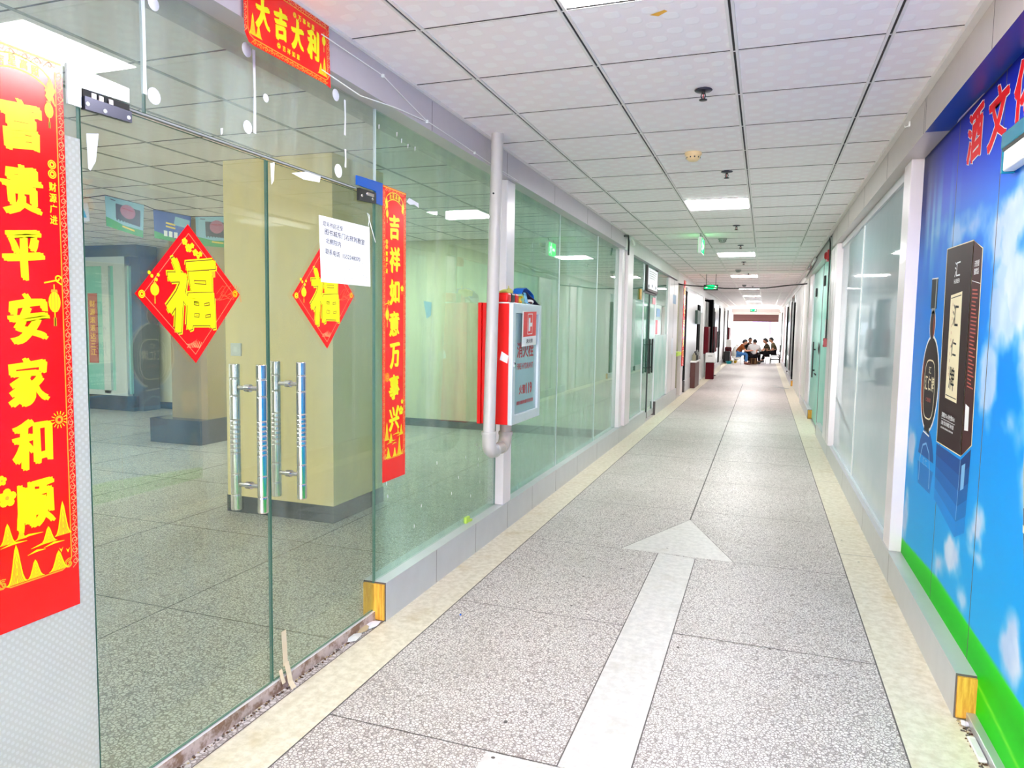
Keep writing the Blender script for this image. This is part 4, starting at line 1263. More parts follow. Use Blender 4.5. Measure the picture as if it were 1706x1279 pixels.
prm = flat('print_mirrored_blue', (16, 92, 176), .5, 0, .12, .05); prm2 = flat('print_mirrored_blue_dark', (10, 66, 140), .5, 0, .12, .05); prd = flat('print_red_small', (190, 90, 80), .5, 0, .12, 0)
t = MB()
fr = [(4.052, 1.915), (3.578, 1.903), (3.557, .967), (4.019, .965)]; sd = [(3.578, 1.903), (3.432, 1.854), (3.401, 1.038), (3.557, .967)]
t.poly(P, fr, bxd, 0); t.poly(P, sd, bxs, 0)
for q in (fr, sd): t.stroke(P, q, .010, crm, .0004, True)
t.poly(P, [(3.918, 1.683), (3.712, 1.692), (3.687, 1.187), (3.905, 1.194)], crm, .0004)
t.stroke(P, [(3.907, 1.668), (3.722, 1.676)], .004, prk, .0008); t.stroke(P, [(3.897, 1.21), (3.70, 1.204)], .004, prk, .0008)
write(t, P, '汇', 3.775, 3.875, 1.765, 1.835, prw, .0004, .02, flip=True)
write(t, P, 'HUIREN', 3.775, 3.875, 1.735, 1.755, prw, .0004, .05, flip=True)
for ch, a, b in (('汇', 1.535, 1.635), ('仁', 1.395, 1.475), ('牌', 1.24, 1.345)): write(t, P, ch, 3.755, 3.85, a, b, prk, .0008, .04, .012, -.08, flip=True, seed=int(a * 100))
for k in range(11): t.stroke(P, [(3.865, 1.645 - .033 * k), (3.865, 1.63 - .033 * k)], .005, prd, .0008)
write(t, P, '酒精度37%vol 净含量500ml', 3.70, 3.95, 1.098, 1.122, prw, .0004, .05, flip=True)
t.stroke(P, [(3.955, 1.09), (3.69, 1.088)], .0025, prw, .0004)
write(t, P, '白酒 优级 清香型 净含量', 3.71, 3.95, 1.062, 1.082, prw, .0004, .05, flip=True)
for k in range(12): t.stroke(P, [(3.95 - .02 * k, 1.047), (3.94 - .02 * k, 1.047)], .008, prw, .0004)
# small print of the box side
for a, b, n_ in ((1.80, 1.76, 6), ):
    write(t, P, '天然好酒', 3.47, 3.54, 1.785, 1.812, prw, .0004, .03, flip=True); write(t, P, '健康饮品', 3.47, 3.54, 1.752, 1.779, prw, .0004, .03, flip=True)
t.stroke(P, [(3.57, 1.73), (3.435, 1.71)], .003, prw, .0004)
rr = random.Random(12)
for k in range(26):
    z = 1.69 - .0165 * k
    a0 = 3.548 - .0006 * k
    t.stroke(P, [(a0, z), (a0 - rr.uniform(.06, .10), z - .006)], .006, prd, .0004)
t.poly(P, [(3.535, 1.20), (3.475, 1.19), (3.468, 1.09), (3.53, 1.085)], prw, .0004)
# its printed mirror image
def fade(k, a, b): return flat('print_mirror_fade_%s%d' % (b, k), tuple(int(a[i] * (1 - k / 5) + (6, 156, 246)[i] * k / 5) for i in range(3)), .5, 0, .12, .03)
for k in range(5):
    h0, h1 = 1 - k / 5, 1 - (k + 1) / 5
    L_ = lambda h: (4.019 - .02 * (1 - h), .68 + .275 * h); M_ = lambda h: (3.557 + .02 * (1 - h), .60 + .35 * h); R_ = lambda h: (3.405 + .02 * (1 - h), .66 + .362 * h)
    t.poly(P, [L_(h0), M_(h0), M_(h1), L_(h1)], fade(k, (14, 74, 150), 'a'), 0)
    t.poly(P, [M_(h0), R_(h0), R_(h1), M_(h1)], fade(k, (10, 56, 124), 'b'), 0)
t.stroke(P, [(3.557, .95), (3.572, .68)], .006, flat('print_pale_blue', (130, 190, 236), .5, 0, .12, 0), .0003)
t.poly(P, [(3.53, .93), (3.475, .95), (3.478, .84), (3.53, .82)], flat('print_pale_blue', (130, 190, 236), .5, 0, .12, 0), .0004)
a_ = t.build('printed_box', mur)
t = MB()
def oval(cy, cz, ry, rz, n=28): return [(cy + ry * math.cos(2 * PI * k / n), cz + rz * math.sin(2 * PI * k / n)) for k in range(n)]
t.poly(P, [(4.345, 1.632), (4.210, 1.628), (4.206, 1.785), (4.352, 1.79)], prk, .0002); t.stroke(P, [(4.24, 1.63), (4.238, 1.785)], .02, M['grey'], .0005)
t.stroke(P, [(4.352, 1.79), (4.206, 1.785)], .006, prw, .0006); t.poly(P, [(4.32, 1.605), (4.235, 1.602), (4.235, 1.632), (4.32, 1.634)], M['grey'], .0003)
t.poly(P, oval(4.275, 1.545, .068, .085), prw, .0001); t.poly(P, oval(4.275, 1.545, .058, .078), prb, .0003); t.poly(P, oval(4.245, 1.54, .016, .06), prh, .0005)
t.poly(P, oval(4.262, 1.235, .212, .258), prw, .0002); t.poly(P, oval(4.262, 1.235, .196, .244), prb, .0005)
t.poly(P, [(4.45, 1.22), (4.43, 1.12), (4.38, 1.05), (4.40, 1.15), (4.415, 1.30), (4.40, 1.38), (4.44, 1.30)], prh, .0008)
ov = [(4.262 + .125 * math.copysign(abs(math.cos(q)) ** .6, math.cos(q)), 1.205 + .155 * math.copysign(abs(math.sin(q)) ** .7, math.sin(q))) for q in [2 * PI * k / 32 for k in range(32)]]
t.stroke(P, ov, .008, crm, .0010, True)
write(t, P, '汇', 4.235, 4.29, 1.29, 1.325, crm, .0010, .02, flip=True)
for k, ch in enumerate('汇仁牌'): write(t, P, ch, 4.305 - .075 * k, 4.365 - .075 * k, 1.20, 1.275, crm, .0010, .05, .02, flip=True, seed=k)
write(t, P, '仁者好酒', 4.21, 4.32, 1.14, 1.162, prd, .0010, .02, flip=True)
t.poly(P, [(4.33, .985), (4.20, .975), (4.21, 1.015), (4.32, 1.02)], prk, .0004); t.stroke(P, [(4.34, .975), (4.19, .965)], .008, prw, .0006)
q = oval(4.25, .80, .19, .20); q = [(a, b) for a, b in q if b > .68]
t.poly(P, [p for p in q if p[1] > .80], fade(1, (14, 74, 150), 'a'), .0001); t.poly(P, [(4.44, .80), (4.06, .80), (4.10, .68), (4.40, .68)], fade(3, (14, 74, 150), 'a'), .0001); t.stroke(P, [(4.38, .70), (4.38, .82), (4.33, .90), (4.25, .92), (4.17, .88), (4.13, .78), (4.13, .70)], .012, flat('print_pale_blue', (130, 190, 236), .5, 0, .12, 0), .0005)
write(t, P, '汇仁', 4.20, 4.31, .80, .84, flat('print_pale_blue', (130, 190, 236), .5, 0, .12), .0005, .02, flip=True)
t.build('printed_bottle', mur)
t = MB()
t.poly(P, [(2.690, .705), (2.735, .86), (2.775, 1.04), (2.79, 1.25), (2.30, 1.25), (2.30, .69)], M['alu_grey'], 0)
t.poly(P, [(2.692, .712), (2.725, .84), (2.745, .93), (2.30, .93), (2.30, .70)], bxs, .0003); t.poly(P, [(2.735, .85), (2.74, .875), (2.30, .875), (2.30, .85)], crm, .0006)
t.build('printed_jar', mur)
t = MB()
for ch, a0, a1, b0, b1, sd_ in (('酒', 3.560, 3.785, 2.262, 2.478, 51), ('文', 3.225, 3.465, 2.252, 2.475, 52), ('化', 2.915, 3.150, 2.268, 2.478, 53)):
    write(t, P, ch, a0, a1, b0, b1, prw, .0004, .20, .018, .06, flip=True, seed=sd_, fat=9)
    write(t, P, ch, a0, a1, b0, b1, prr, .0010, .125, .018, .06, flip=True, seed=sd_, fat=9)
t.build('lettering', mur)
t = MB()
for y in (3.2655, 3.9535): t.box(MX - .0005, MX + .006, y - .003, y + .003, .03, 2.51, M['seam'])
t.box(.80, .850, Y0, 3.10, 0, .035, M['alu_grey'], .003)
struct('trim_22', t)
t = MB()
V = [(.831, 4.02, 2.5105), (.831, 3.55, 2.5105), (.815, 3.52, 2.497), (.812, 3.9, 2.4995)]
t.add(V, [(0, 1, 2, 3)], M['paper']); t.stroke(plane((.8305, 0, 0), (0, 1, 0), (0, 0, 1), (-1, 0, 0)), [(3.2, 2.508), (4.6, 2.508)], .006, M['seam'], .001)
o = t.build('peeling_strip'); tag(o, 'peeling pale strip along the upper edge of the blue mural', 'strip')
# emergency light fixed on the mural
t = MB(); t.box(.79, MX - .0015, 2.60, 3.08, 2.09, 2.165, M['white'], .006)
o = t.build('emergency_light', None, (MX, 2.95, 2.09)); tag(o, 'white emergency light with teal cover fixed on the mural at the right edge', 'light fitting')
teal_c = flat('teal_cover', (22, 128, 156), .2)
t = MB(); t.box(.784, MX - .0012, 2.595, 3.095, 2.172, 2.228, teal_c, .004); t.box(.788, MX - .0012, 3.082, 3.096, 2.085, 2.175, teal_c, .003); t.build('cover', o)
t = MB(); t.box(.787, MX - .002, 2.60, 3.08, 2.162, 2.173, M['black']); t.build('painted_shadow_gap', o)  # black strip painted in for the shadow between cover and body
t = MB(); t.box(.787, .792, 2.62, 2.86, 2.097, 2.156, M['offwhite'], .002); t.build('lamp_lens', o)

# ================================================================== HYDRANT CABINET, PIPE
CY0, CY1, CB, CT = 4.345, 4.952, .858, 1.655
t = MB()
t.box(-1.750, -1.562, CY0, CY1, CB, CT, M['cab_red'], .004, )
o = t.build('hydrant_cabinet', None, (-1.65, 4.65, CB)); tag(o, 'red fire hydrant cabinet with pale glazed door on the left post', 'fire cabinet')
t = MB(); t.box(-1.774, -1.751, CY0 - .012, 4.79, CB + .0, CT + .0, M['cab_red_dark']); t.build('back_flange', o)
t = MB()
x0, x1 = -1.562, -1.532
t.box(x0, x1, CY0 - .004, CY0 + .052, CB - .002, CT + .002, M['cab_frame'], .004); t.box(x0, x1, CY1 - .052, CY1 + .004, CB - .002, CT + .002, M['cab_frame'], .004)
t.box(x0, x1, CY0 + .05, CY1 - .05, CT - .065, CT + .002, M['cab_frame'], .004); t.box(x0, x1, CY0 + .05, CY1 - .05, CB - .002, CB + .06, M['cab_frame'], .004)
t.box(-1.64, x0, CY0 - .002, CY1 + .002, CT - .004, CT + .004, M['white'])
fr_ = t.build('door_frame', o)
t = MB(); t.box(-1.556, -1.548, CY0 + .05, CY1 - .05, CB + .058, CT - .062, M['cab_glass']); t.build('door_glass', o)
t = MB(); t.box(x1, x1 + .008, CY0 + .012, CY0 + .034, 1.235, 1.275, M['steel'], .002); t.lathe((x1 + .008, CY0 + .023, 1.262), [(.007, 0), (.007, .003)], M['rubber'], 10, 'x'); t.build('lock', fr_)
P = PL(-1.5478)
t = MB()
write(t, P, '消火栓', 4.475, 4.825, 1.295, 1.395, M['letter_red'], .0003, .09)
write(t, P, 'FIRE HYDRANT', 4.475, 4.825, 1.215, 1.255, M['letter_red'], .0003, .06)
write(t, P, '火警', 4.525, 4.66, 1.045, 1.105, M['letter_red'], .0003, .09); write(t, P, '119', 4.675, 4.80, 1.04, 1.112, M['letter_red'], .0003, .16)
write(t, P, '消防设施请勿挪用妥善保管', 4.475, 4.835, .975, 1.000, M['letter_red'], .0003, .12)
t.build('lettering', o)
t = MB()
V0 = [(-1.531, 4.515, 1.368), (-1.526, 4.805, 1.378), (-1.529, 4.815, 1.600), (-1.529, 4.520, 1.606)]
def quadbox(t, Q, th, mat):
    Q = [Vector(p) for p in Q]; nrm = (Q[1] - Q[0]).cross(Q[3] - Q[0]).normalized() * th
    R_ = [p + nrm for p in Q]
    t.add(Q + R_, [(3, 2, 1, 0), (4, 5, 6, 7)] + [(i, (i + 1) % 4, 4 + (i + 1) % 4, 4 + i) for i in range(4)], mat)
quadbox(t, V0, .003, M['white'])
sg = t.build('hydrant_sign', None, (-1.529, 4.66, 1.37)); tag(sg, 'small red and white fire hydrant sign card on the cabinet door', 'sign')
Q = [Vector(p) for p in V0]; uu = (Q[1] - Q[0]); vv = (Q[3] - Q[0]); nn = uu.cross(vv).normalized()
Ps = lambda a, b, d=0.0: Q[0] + uu * a + vv * b + nn * (.0033 + d)
t = MB(); t.poly(Ps, [(.05, .27), (.965, .27), (.965, .975), (.05, .975)], flat('sign_red', (236, 36, 40), .3, 0, .5, 0), 0); t.build('red_field', sg)
t = MB()
ring = [(.35, .34), (.68, .34), (.68, .91), (.35, .91)]
for i in range(4):
    a, b = ring[i], ring[(i + 1) % 4]
    t.stroke(Ps, [a, b], .022, M['white'], .0005)
t.poly(Ps, [(.41, .42), (.53, .42), (.53, .80), (.41, .80)], M['white'], .0005); t.poly(Ps, [(.53, .55), (.66, .55), (.66, .66), (.53, .66)], M['white'], .0005)
write(t, Ps, '消火栓', .28, .74, .08, .20, M['ink'], .0005, .05)
t.build('symbol', sg)
t = MB(); quadbox(t, [(-1.622, 4.3445, 1.285), (-1.570, 4.3445, 1.262), (-1.5625, 4.3445, 1.312), (-1.610, 4.3445, 1.340)], .001, M['paper'])
o = t.build('paper_scrap', None, (-1.6, 4.344, 1.3)); tag(o, 'torn white paper scrap stuck on the red cabinet side', 'paper scrap')
# things lying on the cabinet
t = MB()
for y0, y1, m_ in ((4.352, 4.425, M['cab_red']), (4.425, 4.505, M['black']), (4.505, 4.575, M['cab_red'])):
    t.box(-1.66, -1.575, y0, y1, CT + .005, CT + .066, m_, .012)
o = t.build('strap_roll', None, (-1.62, 4.46, CT + .005)); tag(o, 'red and black rolled strap pouch lying on the fire cabinet', 'strap roll')
t = MB()
t.ell((-1.665, 4.56, CT + .075), (.045, .085, .022), flat('pale_yellow_rag', (236, 230, 120), .8), 12, 8, lambda p: p + Vector((0, 0, .008 * math.sin(60 * p.y) + .006 * math.sin(90 * p.x))))
t.tube([(-1.65, 4.53, CT + .08), (-1.64, 4.55, CT + .115), (-1.645, 4.545, CT + .12)], .003, flat('pale_yellow_rag', (236, 230, 120), .8), 6)
o = t.build('yellow_rag', None, (-1.66, 4.56, CT + .05)); tag(o, 'pale yellow rag on the fire cabinet behind the strap pouch', 'rag')
t = MB()
for c, r, m_ in (((-1.59, 4.60, CT + .022), .018, M['yellow_p']), ((-1.60, 4.635, CT + .040), .02, M['yellow_p']), ((-1.585, 4.63, CT + .016), .014, M['orange']), ((-1.61, 4.66, CT + .022), .018, M['black']), ((-1.59, 4.665, CT + .05), .012, M['yellow_p'])):
    t.ell(c, (r, r, r * .8), m_, 10, 6)
o = t.build('yellow_toy', None, (-1.6, 4.63, CT + .004)); tag(o, 'small yellow and black plastic toy bits in the middle of the cabinet top', 'toy')
def ribbon(t, pts, w, mat, ax=(1, 0, 0), th=.003):
    pts = [Vector(p) for p in pts]; A = Vector(ax) * w / 2
    V, Fc = [], []
    for i, p in enumerate(pts):
        a, b = pts[max(0, i - 1)], pts[min(len(pts) - 1, i + 1)]
        nrm = (b - a).cross(Vector(ax)).normalized() * th
        V += [p - A, p + A, p + A + nrm, p - A + nrm]
    for i in range(len(pts) - 1):
        for k in range(4): Fc.append((i * 4 + k, i * 4 + (k + 1) % 4, i * 4 + 4 + (k + 1) % 4, i * 4 + 4 + k))
    m_ = 4 * (len(pts) - 1)
    t.add(V, Fc + [(0, 1, 2, 3), (m_ + 3, m_ + 2, m_ + 1, m_)], mat, False)
t = MB()
ribbon(t, [(-1.60, 4.60, CT + .07), (-1.60, 4.64, CT + .105), (-1.60, 4.70, CT + .115), (-1.60, 4.78, CT + .10), (-1.60, 4.86, CT + .075), (-1.60, 4.88, CT + .05), (-1.60, 4.86, CT + .02)], .07, M['blue_p'])
ribbon(t, [(-1.575, 4.68, CT + .085), (-1.575, 4.76, CT + .06), (-1.565, 4.84, CT + .035), (-1.565, 4.91, CT + .012), (-1.565, 4.945, CT + .007)], .045, M['navy_p'])
ribbon(t, [(-1.57, 4.67, CT + .08), (-1.565, 4.68, CT + .05), (-1.56, 4.69, CT + .012), (-1.55, 4.72, CT + .006)], .05, flat('pale_blue_cloth', (120, 204, 240), .6), (0, 1, 0))
t.ell((-1.57, 4.78, CT + .022), (.03, .05, .018), M['white'], 10, 6); t.ell((-1.56, 4.76, CT + .014), (.02, .03, .012), M['brown'], 8, 6)
o = t.build('blue_cloth_strap', None, (-1.58, 4.75, CT)); tag(o, 'blue and navy cloth strap heap on the right of the cabinet top', 'cloth')
# drain pipe
PXc, PYc, pr = -1.622, 4.165, .0385
PST = 4.475
aged = flat('aged_pipe', (190, 176, 168), .45)
t = MB()
t.tube([(PXc, PYc, .80), (-1.637, 4.285, 2.712)], pr, M['pipe'], 20)
o = t.build('standpipe', None, (PXc, PYc, .7)); tag(o, 'grey vertical plastic pipe from the ceiling in front of the red cabinet', 'pipe')
t = MB()
arc = [(PXc, PYc, .83)] + [(PXc, PYc + .075 * (1 - math.cos(q)), .775 - .075 * math.sin(q)) for q in [PI / 2 * k / 8 for k in range(9)]] + [(PXc, PYc + .10, .70)]
t.tube(arc, [pr * 1.14] * 11, M['pipe'], 18)
t.lathe((PXc, PYc, .825), [(pr * 1.20, -.012), (pr * 1.28, 0), (pr * 1.20, .012)], M['pipe'], 18)
t.lathe((PXc, PYc + .10, .70), [(pr * 1.18, -.012), (pr * 1.26, 0), (pr * 1.18, .012)], M['pipe'], 18, 'y')
t.build('elbow', o)
t = MB(); t.tube([(PXc, PYc + .09, .70), (PXc, PST - .06, .70)], pr, aged, 18); t.build('cross_pipe', o)
t = MB()
arc = [(PXc, PST - .085, .70)] + [(PXc, PST - .07 + .07 * math.sin(q), .70 + .07 * (1 - math.cos(q))) for q in [PI / 2 * k / 8 for k in range(9)]] + [(PXc, PST, .785)]
t.tube(arc, pr * 1.12, aged, 18)
t.lathe((PXc, PST, .785), [(pr * 1.2, -.012), (pr * 1.28, 0), (pr * 1.2, .012)], aged, 18)
t.build('upper_elbow', o)
t = MB(); t.tube([(PXc, PST, .78), (PXc, PST, .857)], pr, aged, 18); t.build('stub_pipe', o)
t = MB(); t.lathe((-1.634, 4.22, 2.33), [(.006, -.003), (.006, .003)], M['rubber'], 8, 'y'); t.build('screw', o)

# ================================================================== INSIDE THE EMPTY SHOP
t = MB()
pts = [(-7.4, 5.2, 2.735), (-6.6, 5.2, 2.655), (-5.98, 5.2, 2.69), (-5.5, 5.2, 2.575), (-5.39, 5.2, 2.535), (-4.95, 5.2, 2.45), (-4.55, 5.2, 2.44), (-4.0, 5.2, 2.46), (-3.95, 5.2, 2.47)]
t.tube(pts, .004, M['black'], 6)
o = t.build('flag_string'); tag(o, 'thin string sagging across the empty shop with hanging advert cards', 'string')
def flag(q, kind, label):
    P_ = plane((0, 5.192, 0), (1, 0, 0), (0, 0, 1), (0, -1, 0))
    tl, tr, br, bl = q
    B = lambda a, b, d=0.0: P_(*( (tl[i] * (1 - a) + tr[i] * a) * b + (bl[i] * (1 - a) + br[i] * a) * (1 - b) for i in (0, 1)), d)
    base = {'green': flat('card_pale_blue', (132, 180, 198), .4), 'blue': flat('card_blue', (14, 70, 160), .4), 'white': flat('card_white', (196, 196, 206), .4)}[kind]
    t = MB()
    V = [B(0, 0, -.002), B(1, 0, -.002), B(1, 1, -.002), B(0, 1, -.002), B(0, 0), B(1, 0), B(1, 1), B(0, 1)]
    t.add(V, [(3, 2, 1, 0), (4, 5, 6, 7)] + [(i, (i + 1) % 4, 4 + (i + 1) % 4, 4 + i) for i in range(4)], base)
    o = t.build('advert_card', None, V[0]); tag(o, label, 'hanging card', 'advert cards hanging on the string')
    gm = flat('card_green', (24, 150, 44), .4); t = MB()
    if kind == 'green':
        t.poly(B, [(0, 0), (1, 0), (1, .22), (.5, .2), (0, .32)], gm, .001); t.poly(B, [(.28, .35), (.92, .30), (.92, .80), (.28, .84)], M['black'], .002)
        t.disc(B, (.60, .66), .20, flat('card_pink', (170, 88, 116), .4), .003, 16, .22); t.stroke(B, [(.46, .74), (.74, .72)], .03, M['letter_red'], .004)
        for k in range(8): t.poly(B, [(.30 + .08 * k, .30), (.33 + .08 * k, .30), (.33 + .08 * k, .36 + .02 * (k % 3)), (.30 + .08 * k, .36)], M['black'], .004)
        t.stroke(B, [(.45, .16), (.78, .13)], .05, M['yellow_p'], .003); t.stroke(B, [(.14, .93), (.28, .92)], .03, M['ink'], .003)
    elif kind == 'blue':
        t.poly(B, [(0, 0), (.6, 0), (.6, .12), (0, .26)], gm, .001)
        for a in (.28, .42, .56): t.poly(B, [(a, .14), (a + .10, .14), (a + .10, .34), (a, .34)], M['white'], .002)
        for a, b in ((.34, .62), (.34, .50)): t.stroke(B, [(a, b), (a + .26, b - .03)], .06, M['yellow_p'], .002)
        t.poly(B, [(.55, .60), (.98, .55), (.98, .85), (.6, .9)], flat('card_pale_blue', (132, 180, 198), .4), .002)
    else:
        t.poly(B, [(.0, .25), (.42, .22), (.36, .78), (0, .80)], flat('card_magenta', (200, 20, 110), .4), .001); t.poly(B, [(.5, .22), (.92, .2), (.84, .8), (.44, .8)], flat('card_cyan', (20, 150, 200), .4), .001)
        t.stroke(B, [(.1, .1), (.8, .08)], .05, M['ink'], .001); t.stroke(B, [(.2, .92), (.8, .92)], .08, flat('card_cyan', (20, 150, 200), .4), .001)
    t.build('printed_picture', o)
flag([(-6.62, 2.635), (-6.20, 2.625), (-6.18, 2.45), (-6.60, 2.465)], 'white', 'white advert card with magenta and blue panels behind the left door edge')
flag([(-5.98, 2.685), (-5.5, 2.575), (-5.52, 2.275), (-5.97, 2.40)], 'green', 'green and pale blue advert card with a dark screen, whole in view')
flag([(-5.39, 2.53), (-4.95, 2.45), (-4.97, 2.20), (-5.38, 2.27)], 'blue', 'blue advert card with small white boxes above the red diamond')
flag([(-4.90, 2.445), (-4.50, 2.435), (-4.50, 2.16), (-4.89, 2.19)], 'green', 'darker green advert card half behind the beige pillar')
t = MB(); P_ = plane((0, 8.99, 0), (1, 0, 0), (0, 0, 1), (0, -1, 0))
t.box(-10.80, -10.60, 8.985, 8.998, .78, 1.95, flat('faded_red_strip', (178, 60, 56), .5))
o = t.build('faded_couplet', None, (-10.7, 8.99, .8)); tag(o, 'faded red couplet strip on the white framed window inside the shop', 'couplet')
t = MB()
for k in range(7): write(t, P_, '财源滚滚达三江'[k], -10.76, -10.64, 1.72 - .135 * k, 1.83 - .135 * k, M['orange'], .006, .08)
t.build('lettering', o)
t = MB(); t.box(-3.93, -3.83, 4.503, 4.5145, 1.24, 1.34, M['offwhite'], .003); o = t.build('light_switch', None, (-3.88, 4.51, 1.29)); tag(o, 'small white light switch on the beige pillar', 'switch')
t = MB(); t.box(-3.90, -3.86, 4.500, 4.504, 1.27, 1.31, M['white'], .002); t.build('rocker', o)
t = MB()
quadbox(t, [(-4.75, 9.4835, 1.86), (-4.62, 9.4835, 1.84), (-4.63, 9.4835, 1.65), (-4.70, 9.4835, 1.60)][::-1], .002, flat('card_pale_blue', (132, 180, 198), .4))
o = t.build('pale_blue_sticker', None, (-4.7, 9.48, 1.7)); tag(o, 'torn pale blue sticker on the rear wall of the shop', 'sticker')

# ================================================================== DEBRIS
rr = random.Random(21)
def scrap(name, x, y, w, h, z, mat, label, cat, group=None, rot=0.0):
    t = MB(); n = 7; pts = []
    for k in range(n):
        q = 2 * PI * k / n + rr.uniform(-.25, .25)
        a, b = w * math.cos(q) * rr.uniform(.7, 1.1), h * math.sin(q) * rr.uniform(.7, 1.1)
        pts.append((x + a * math.cos(rot) - b * math.sin(rot), y + a * math.sin(rot) + b * math.cos(rot), z + rr.uniform(0, .010)))
    V = pts + [(a, b, c + .004) for a, b, c in pts] + [(x, y, z + .014)]
    t.add(V, [tuple(range(n))[::-1]] + [(i, (i + 1) % n, n + (i + 1) % n, n + i) for i in range(n)] + [(n + i, n + (i + 1) % n, 2 * n) for i in range(n)], mat)
    o = t.build(name, None, (x, y, z)); tag(o, label, cat, group)
dirt = flat('brown_dirt', (96, 70, 52), .9, 0, .2, .4)
scrap('mortar_chip', -1.79, 3.02, .035, .06, .002, M['paper'], 'pale broken mortar chip by the yellow wood end at the left doors', 'debris')
scrap('mortar_chip', -1.785, 2.86, .025, .055, .002, M['offwhite'], 'long white broken chip on the floor beside the door track', 'debris')
scrap('mortar_chip', -1.80, 2.95, .03, .05, .002, flat('tan_chip', (196, 176, 140), .8), 'tan broken chip between two white ones at the left doors', 'debris')
def dirt_heap(name, x0, x1, y0, y1, n, label):
    t = MB()
    for k in range(n):
        r = rr.uniform(.002, .006); x, y = rr.uniform(x0, x1), rr.uniform(y0, y1)
        t.ell((x, y, r * .35), (r, r, r * .5), rr.choice([dirt, dirt, M['joint'], flat('tan_chip', (196, 176, 140), .8)]), 6, 4)
    o = t.build(name); tag(o, label, 'dirt', None, 'stuff')
dirt_heap('dirt', -1.803, -1.788, 1.6, 3.07, 260, 'brown dirt crumbs along the foot of the door track')
dirt_heap('dirt', .768, .80, 2.7, 3.09, 110, 'brown dirt and rubble at the foot of the mural by the yellow wood end')
scrap('mortar_chip', .788, 3.06, .014, .03, .002, M['paper'], 'pale rubble chip right at the yellow wood end under the mural', 'debris')
t = MB(); t.box(.772, .798, 2.80, 2.96, .002, .012, M['white'], .003); t.box(.775, .795, 2.82, 2.94, .012, .014, M['offwhite']); o = t.build('cable_cover', None, (.785, 2.88, 0)); tag(o, 'white plastic cover plate lying at the foot of the mural', 'cover plate')
t = MB(); ribbon(t, [(-1.812, 2.375, .10), (-1.800, 2.375, .055), (-1.788, 2.368, .025), (-1.765, 2.362, .003)], .028, flat('tan_tape', (226, 206, 176), .6), (0, 1, 0), .0015)
ribbon(t, [(-1.812, 2.335, .085), (-1.803, 2.335, .054), (-1.796, 2.338, .03)], .02, flat('tan_tape', (226, 206, 176), .6), (0, 1, 0), .0015)
ribbon(t, [(-1.8125, 2.36, .24), (-1.8125, 2.366, .16), (-1.812, 2.37, .09)], .03, flat('tan_tape', (226, 206, 176), .6), (0, 1, 0), .001)
o = t.build('tan_tape'); tag(o, 'peeling tan tape from the door glass down over the track', 'tape')
t = MB(); t.ell((-1.43, 3.30, .004), (.005, .007, .004), M['blue_p'], 8, 5); o = t.build('blue_scrap'); tag(o, 'tiny blue scrap on the speckled floor near the left band', 'scrap')
t = MB(); t.box(-1.822, -1.80, 4.24, 4.30, .20, .24, flat('lime_clip', (190, 220, 90), .5), .004); t.box(-1.81, -1.795, 4.30, 4.33, .20, .215, flat('lime_clip', (190, 220, 90), .5), .003); o = t.build('lime_clip'); tag(o, 'tiny lime green clip on the sill below the glass', 'clip')

# ================================================================== THE SECOND SHOPFRONT ON THE LEFT
t = MB(); t.box(-1.79, -1.765, 11.32, 12.42, 2.13, 2.47, M['paper'], .003)
o = t.build('framed_notice', None, (-1.78, 11.9, 2.13)); tag(o, 'white framed notice board above the second glass door with black handles', 'notice')
t = MB()
for a, b, c, d_ in ((11.28, 11.34, 2.10, 2.50), (12.40, 12.44, 2.10, 2.50), (11.28, 12.44, 2.10, 2.14)): t.box(-1.795, -1.760, a, b, c, d_, M['seam'], .003)
t.build('frame', o)
t = MB(); P_ = PL(-1.7645)
for k in range(4): t.stroke(P_, [(11.5, 2.42 - .035 * k), (11.9, 2.425 - .035 * k), (12.25 - .06 * k, 2.415 - .035 * k)], .010, M['grey'], .0004)
for a, b in ((11.45, 2.18), (11.8, 2.2), (12.2, 2.19)): t.disc(P_, (a, b), .05, M['ink'], .0004, 8, .03)
t.build('print', o)
t = MB(); t.box(-1.79, -1.775, 10.70, 10.86, 1.94, 2.10, M['wood'], .003); o = t.build('yellow_plate'); tag(o, 'small tan plate on the teal glass left of the white notice board', 'plate')
def stick(name, y0, y1, z0, z1, mat, label, cat='sticker'):
    t = MB(); t.box(-1.793, -1.790, y0, y1, z0, z1, mat); o = t.build(name); tag(o, label, cat); return o
pink = flat('pink_paper', (248, 150, 160), .5); lilac = flat('lilac_blue_print', (150, 186, 226), .4)
stick('red_sticker', 12.10, 12.38, 1.92, 2.03, pink, 'pink red sticker under the white notice board')
stick('blue_sticker', 12.6, 13.0, 1.72, 1.86, lilac, 'pale blue round sticker high on the second shop glass')
stick('pink_poster', 12.47, 12.75, 1.41, 1.66, pink, 'faded pink poster above the frosted teal glass')
stick('price_card', 14.5, 14.9, 1.0, 1.32, M['paper'], 'white card on the wide white post beyond the frosted glass', 'card')
stick('blue_red_label', 14.6, 15.1, 2.02, 2.2, lilac, 'faded blue and red label high on the wide white post', 'label')
bpy.data.objects['price_card'].location.x = .032; bpy.data.objects['blue_red_label'].location.x = .032
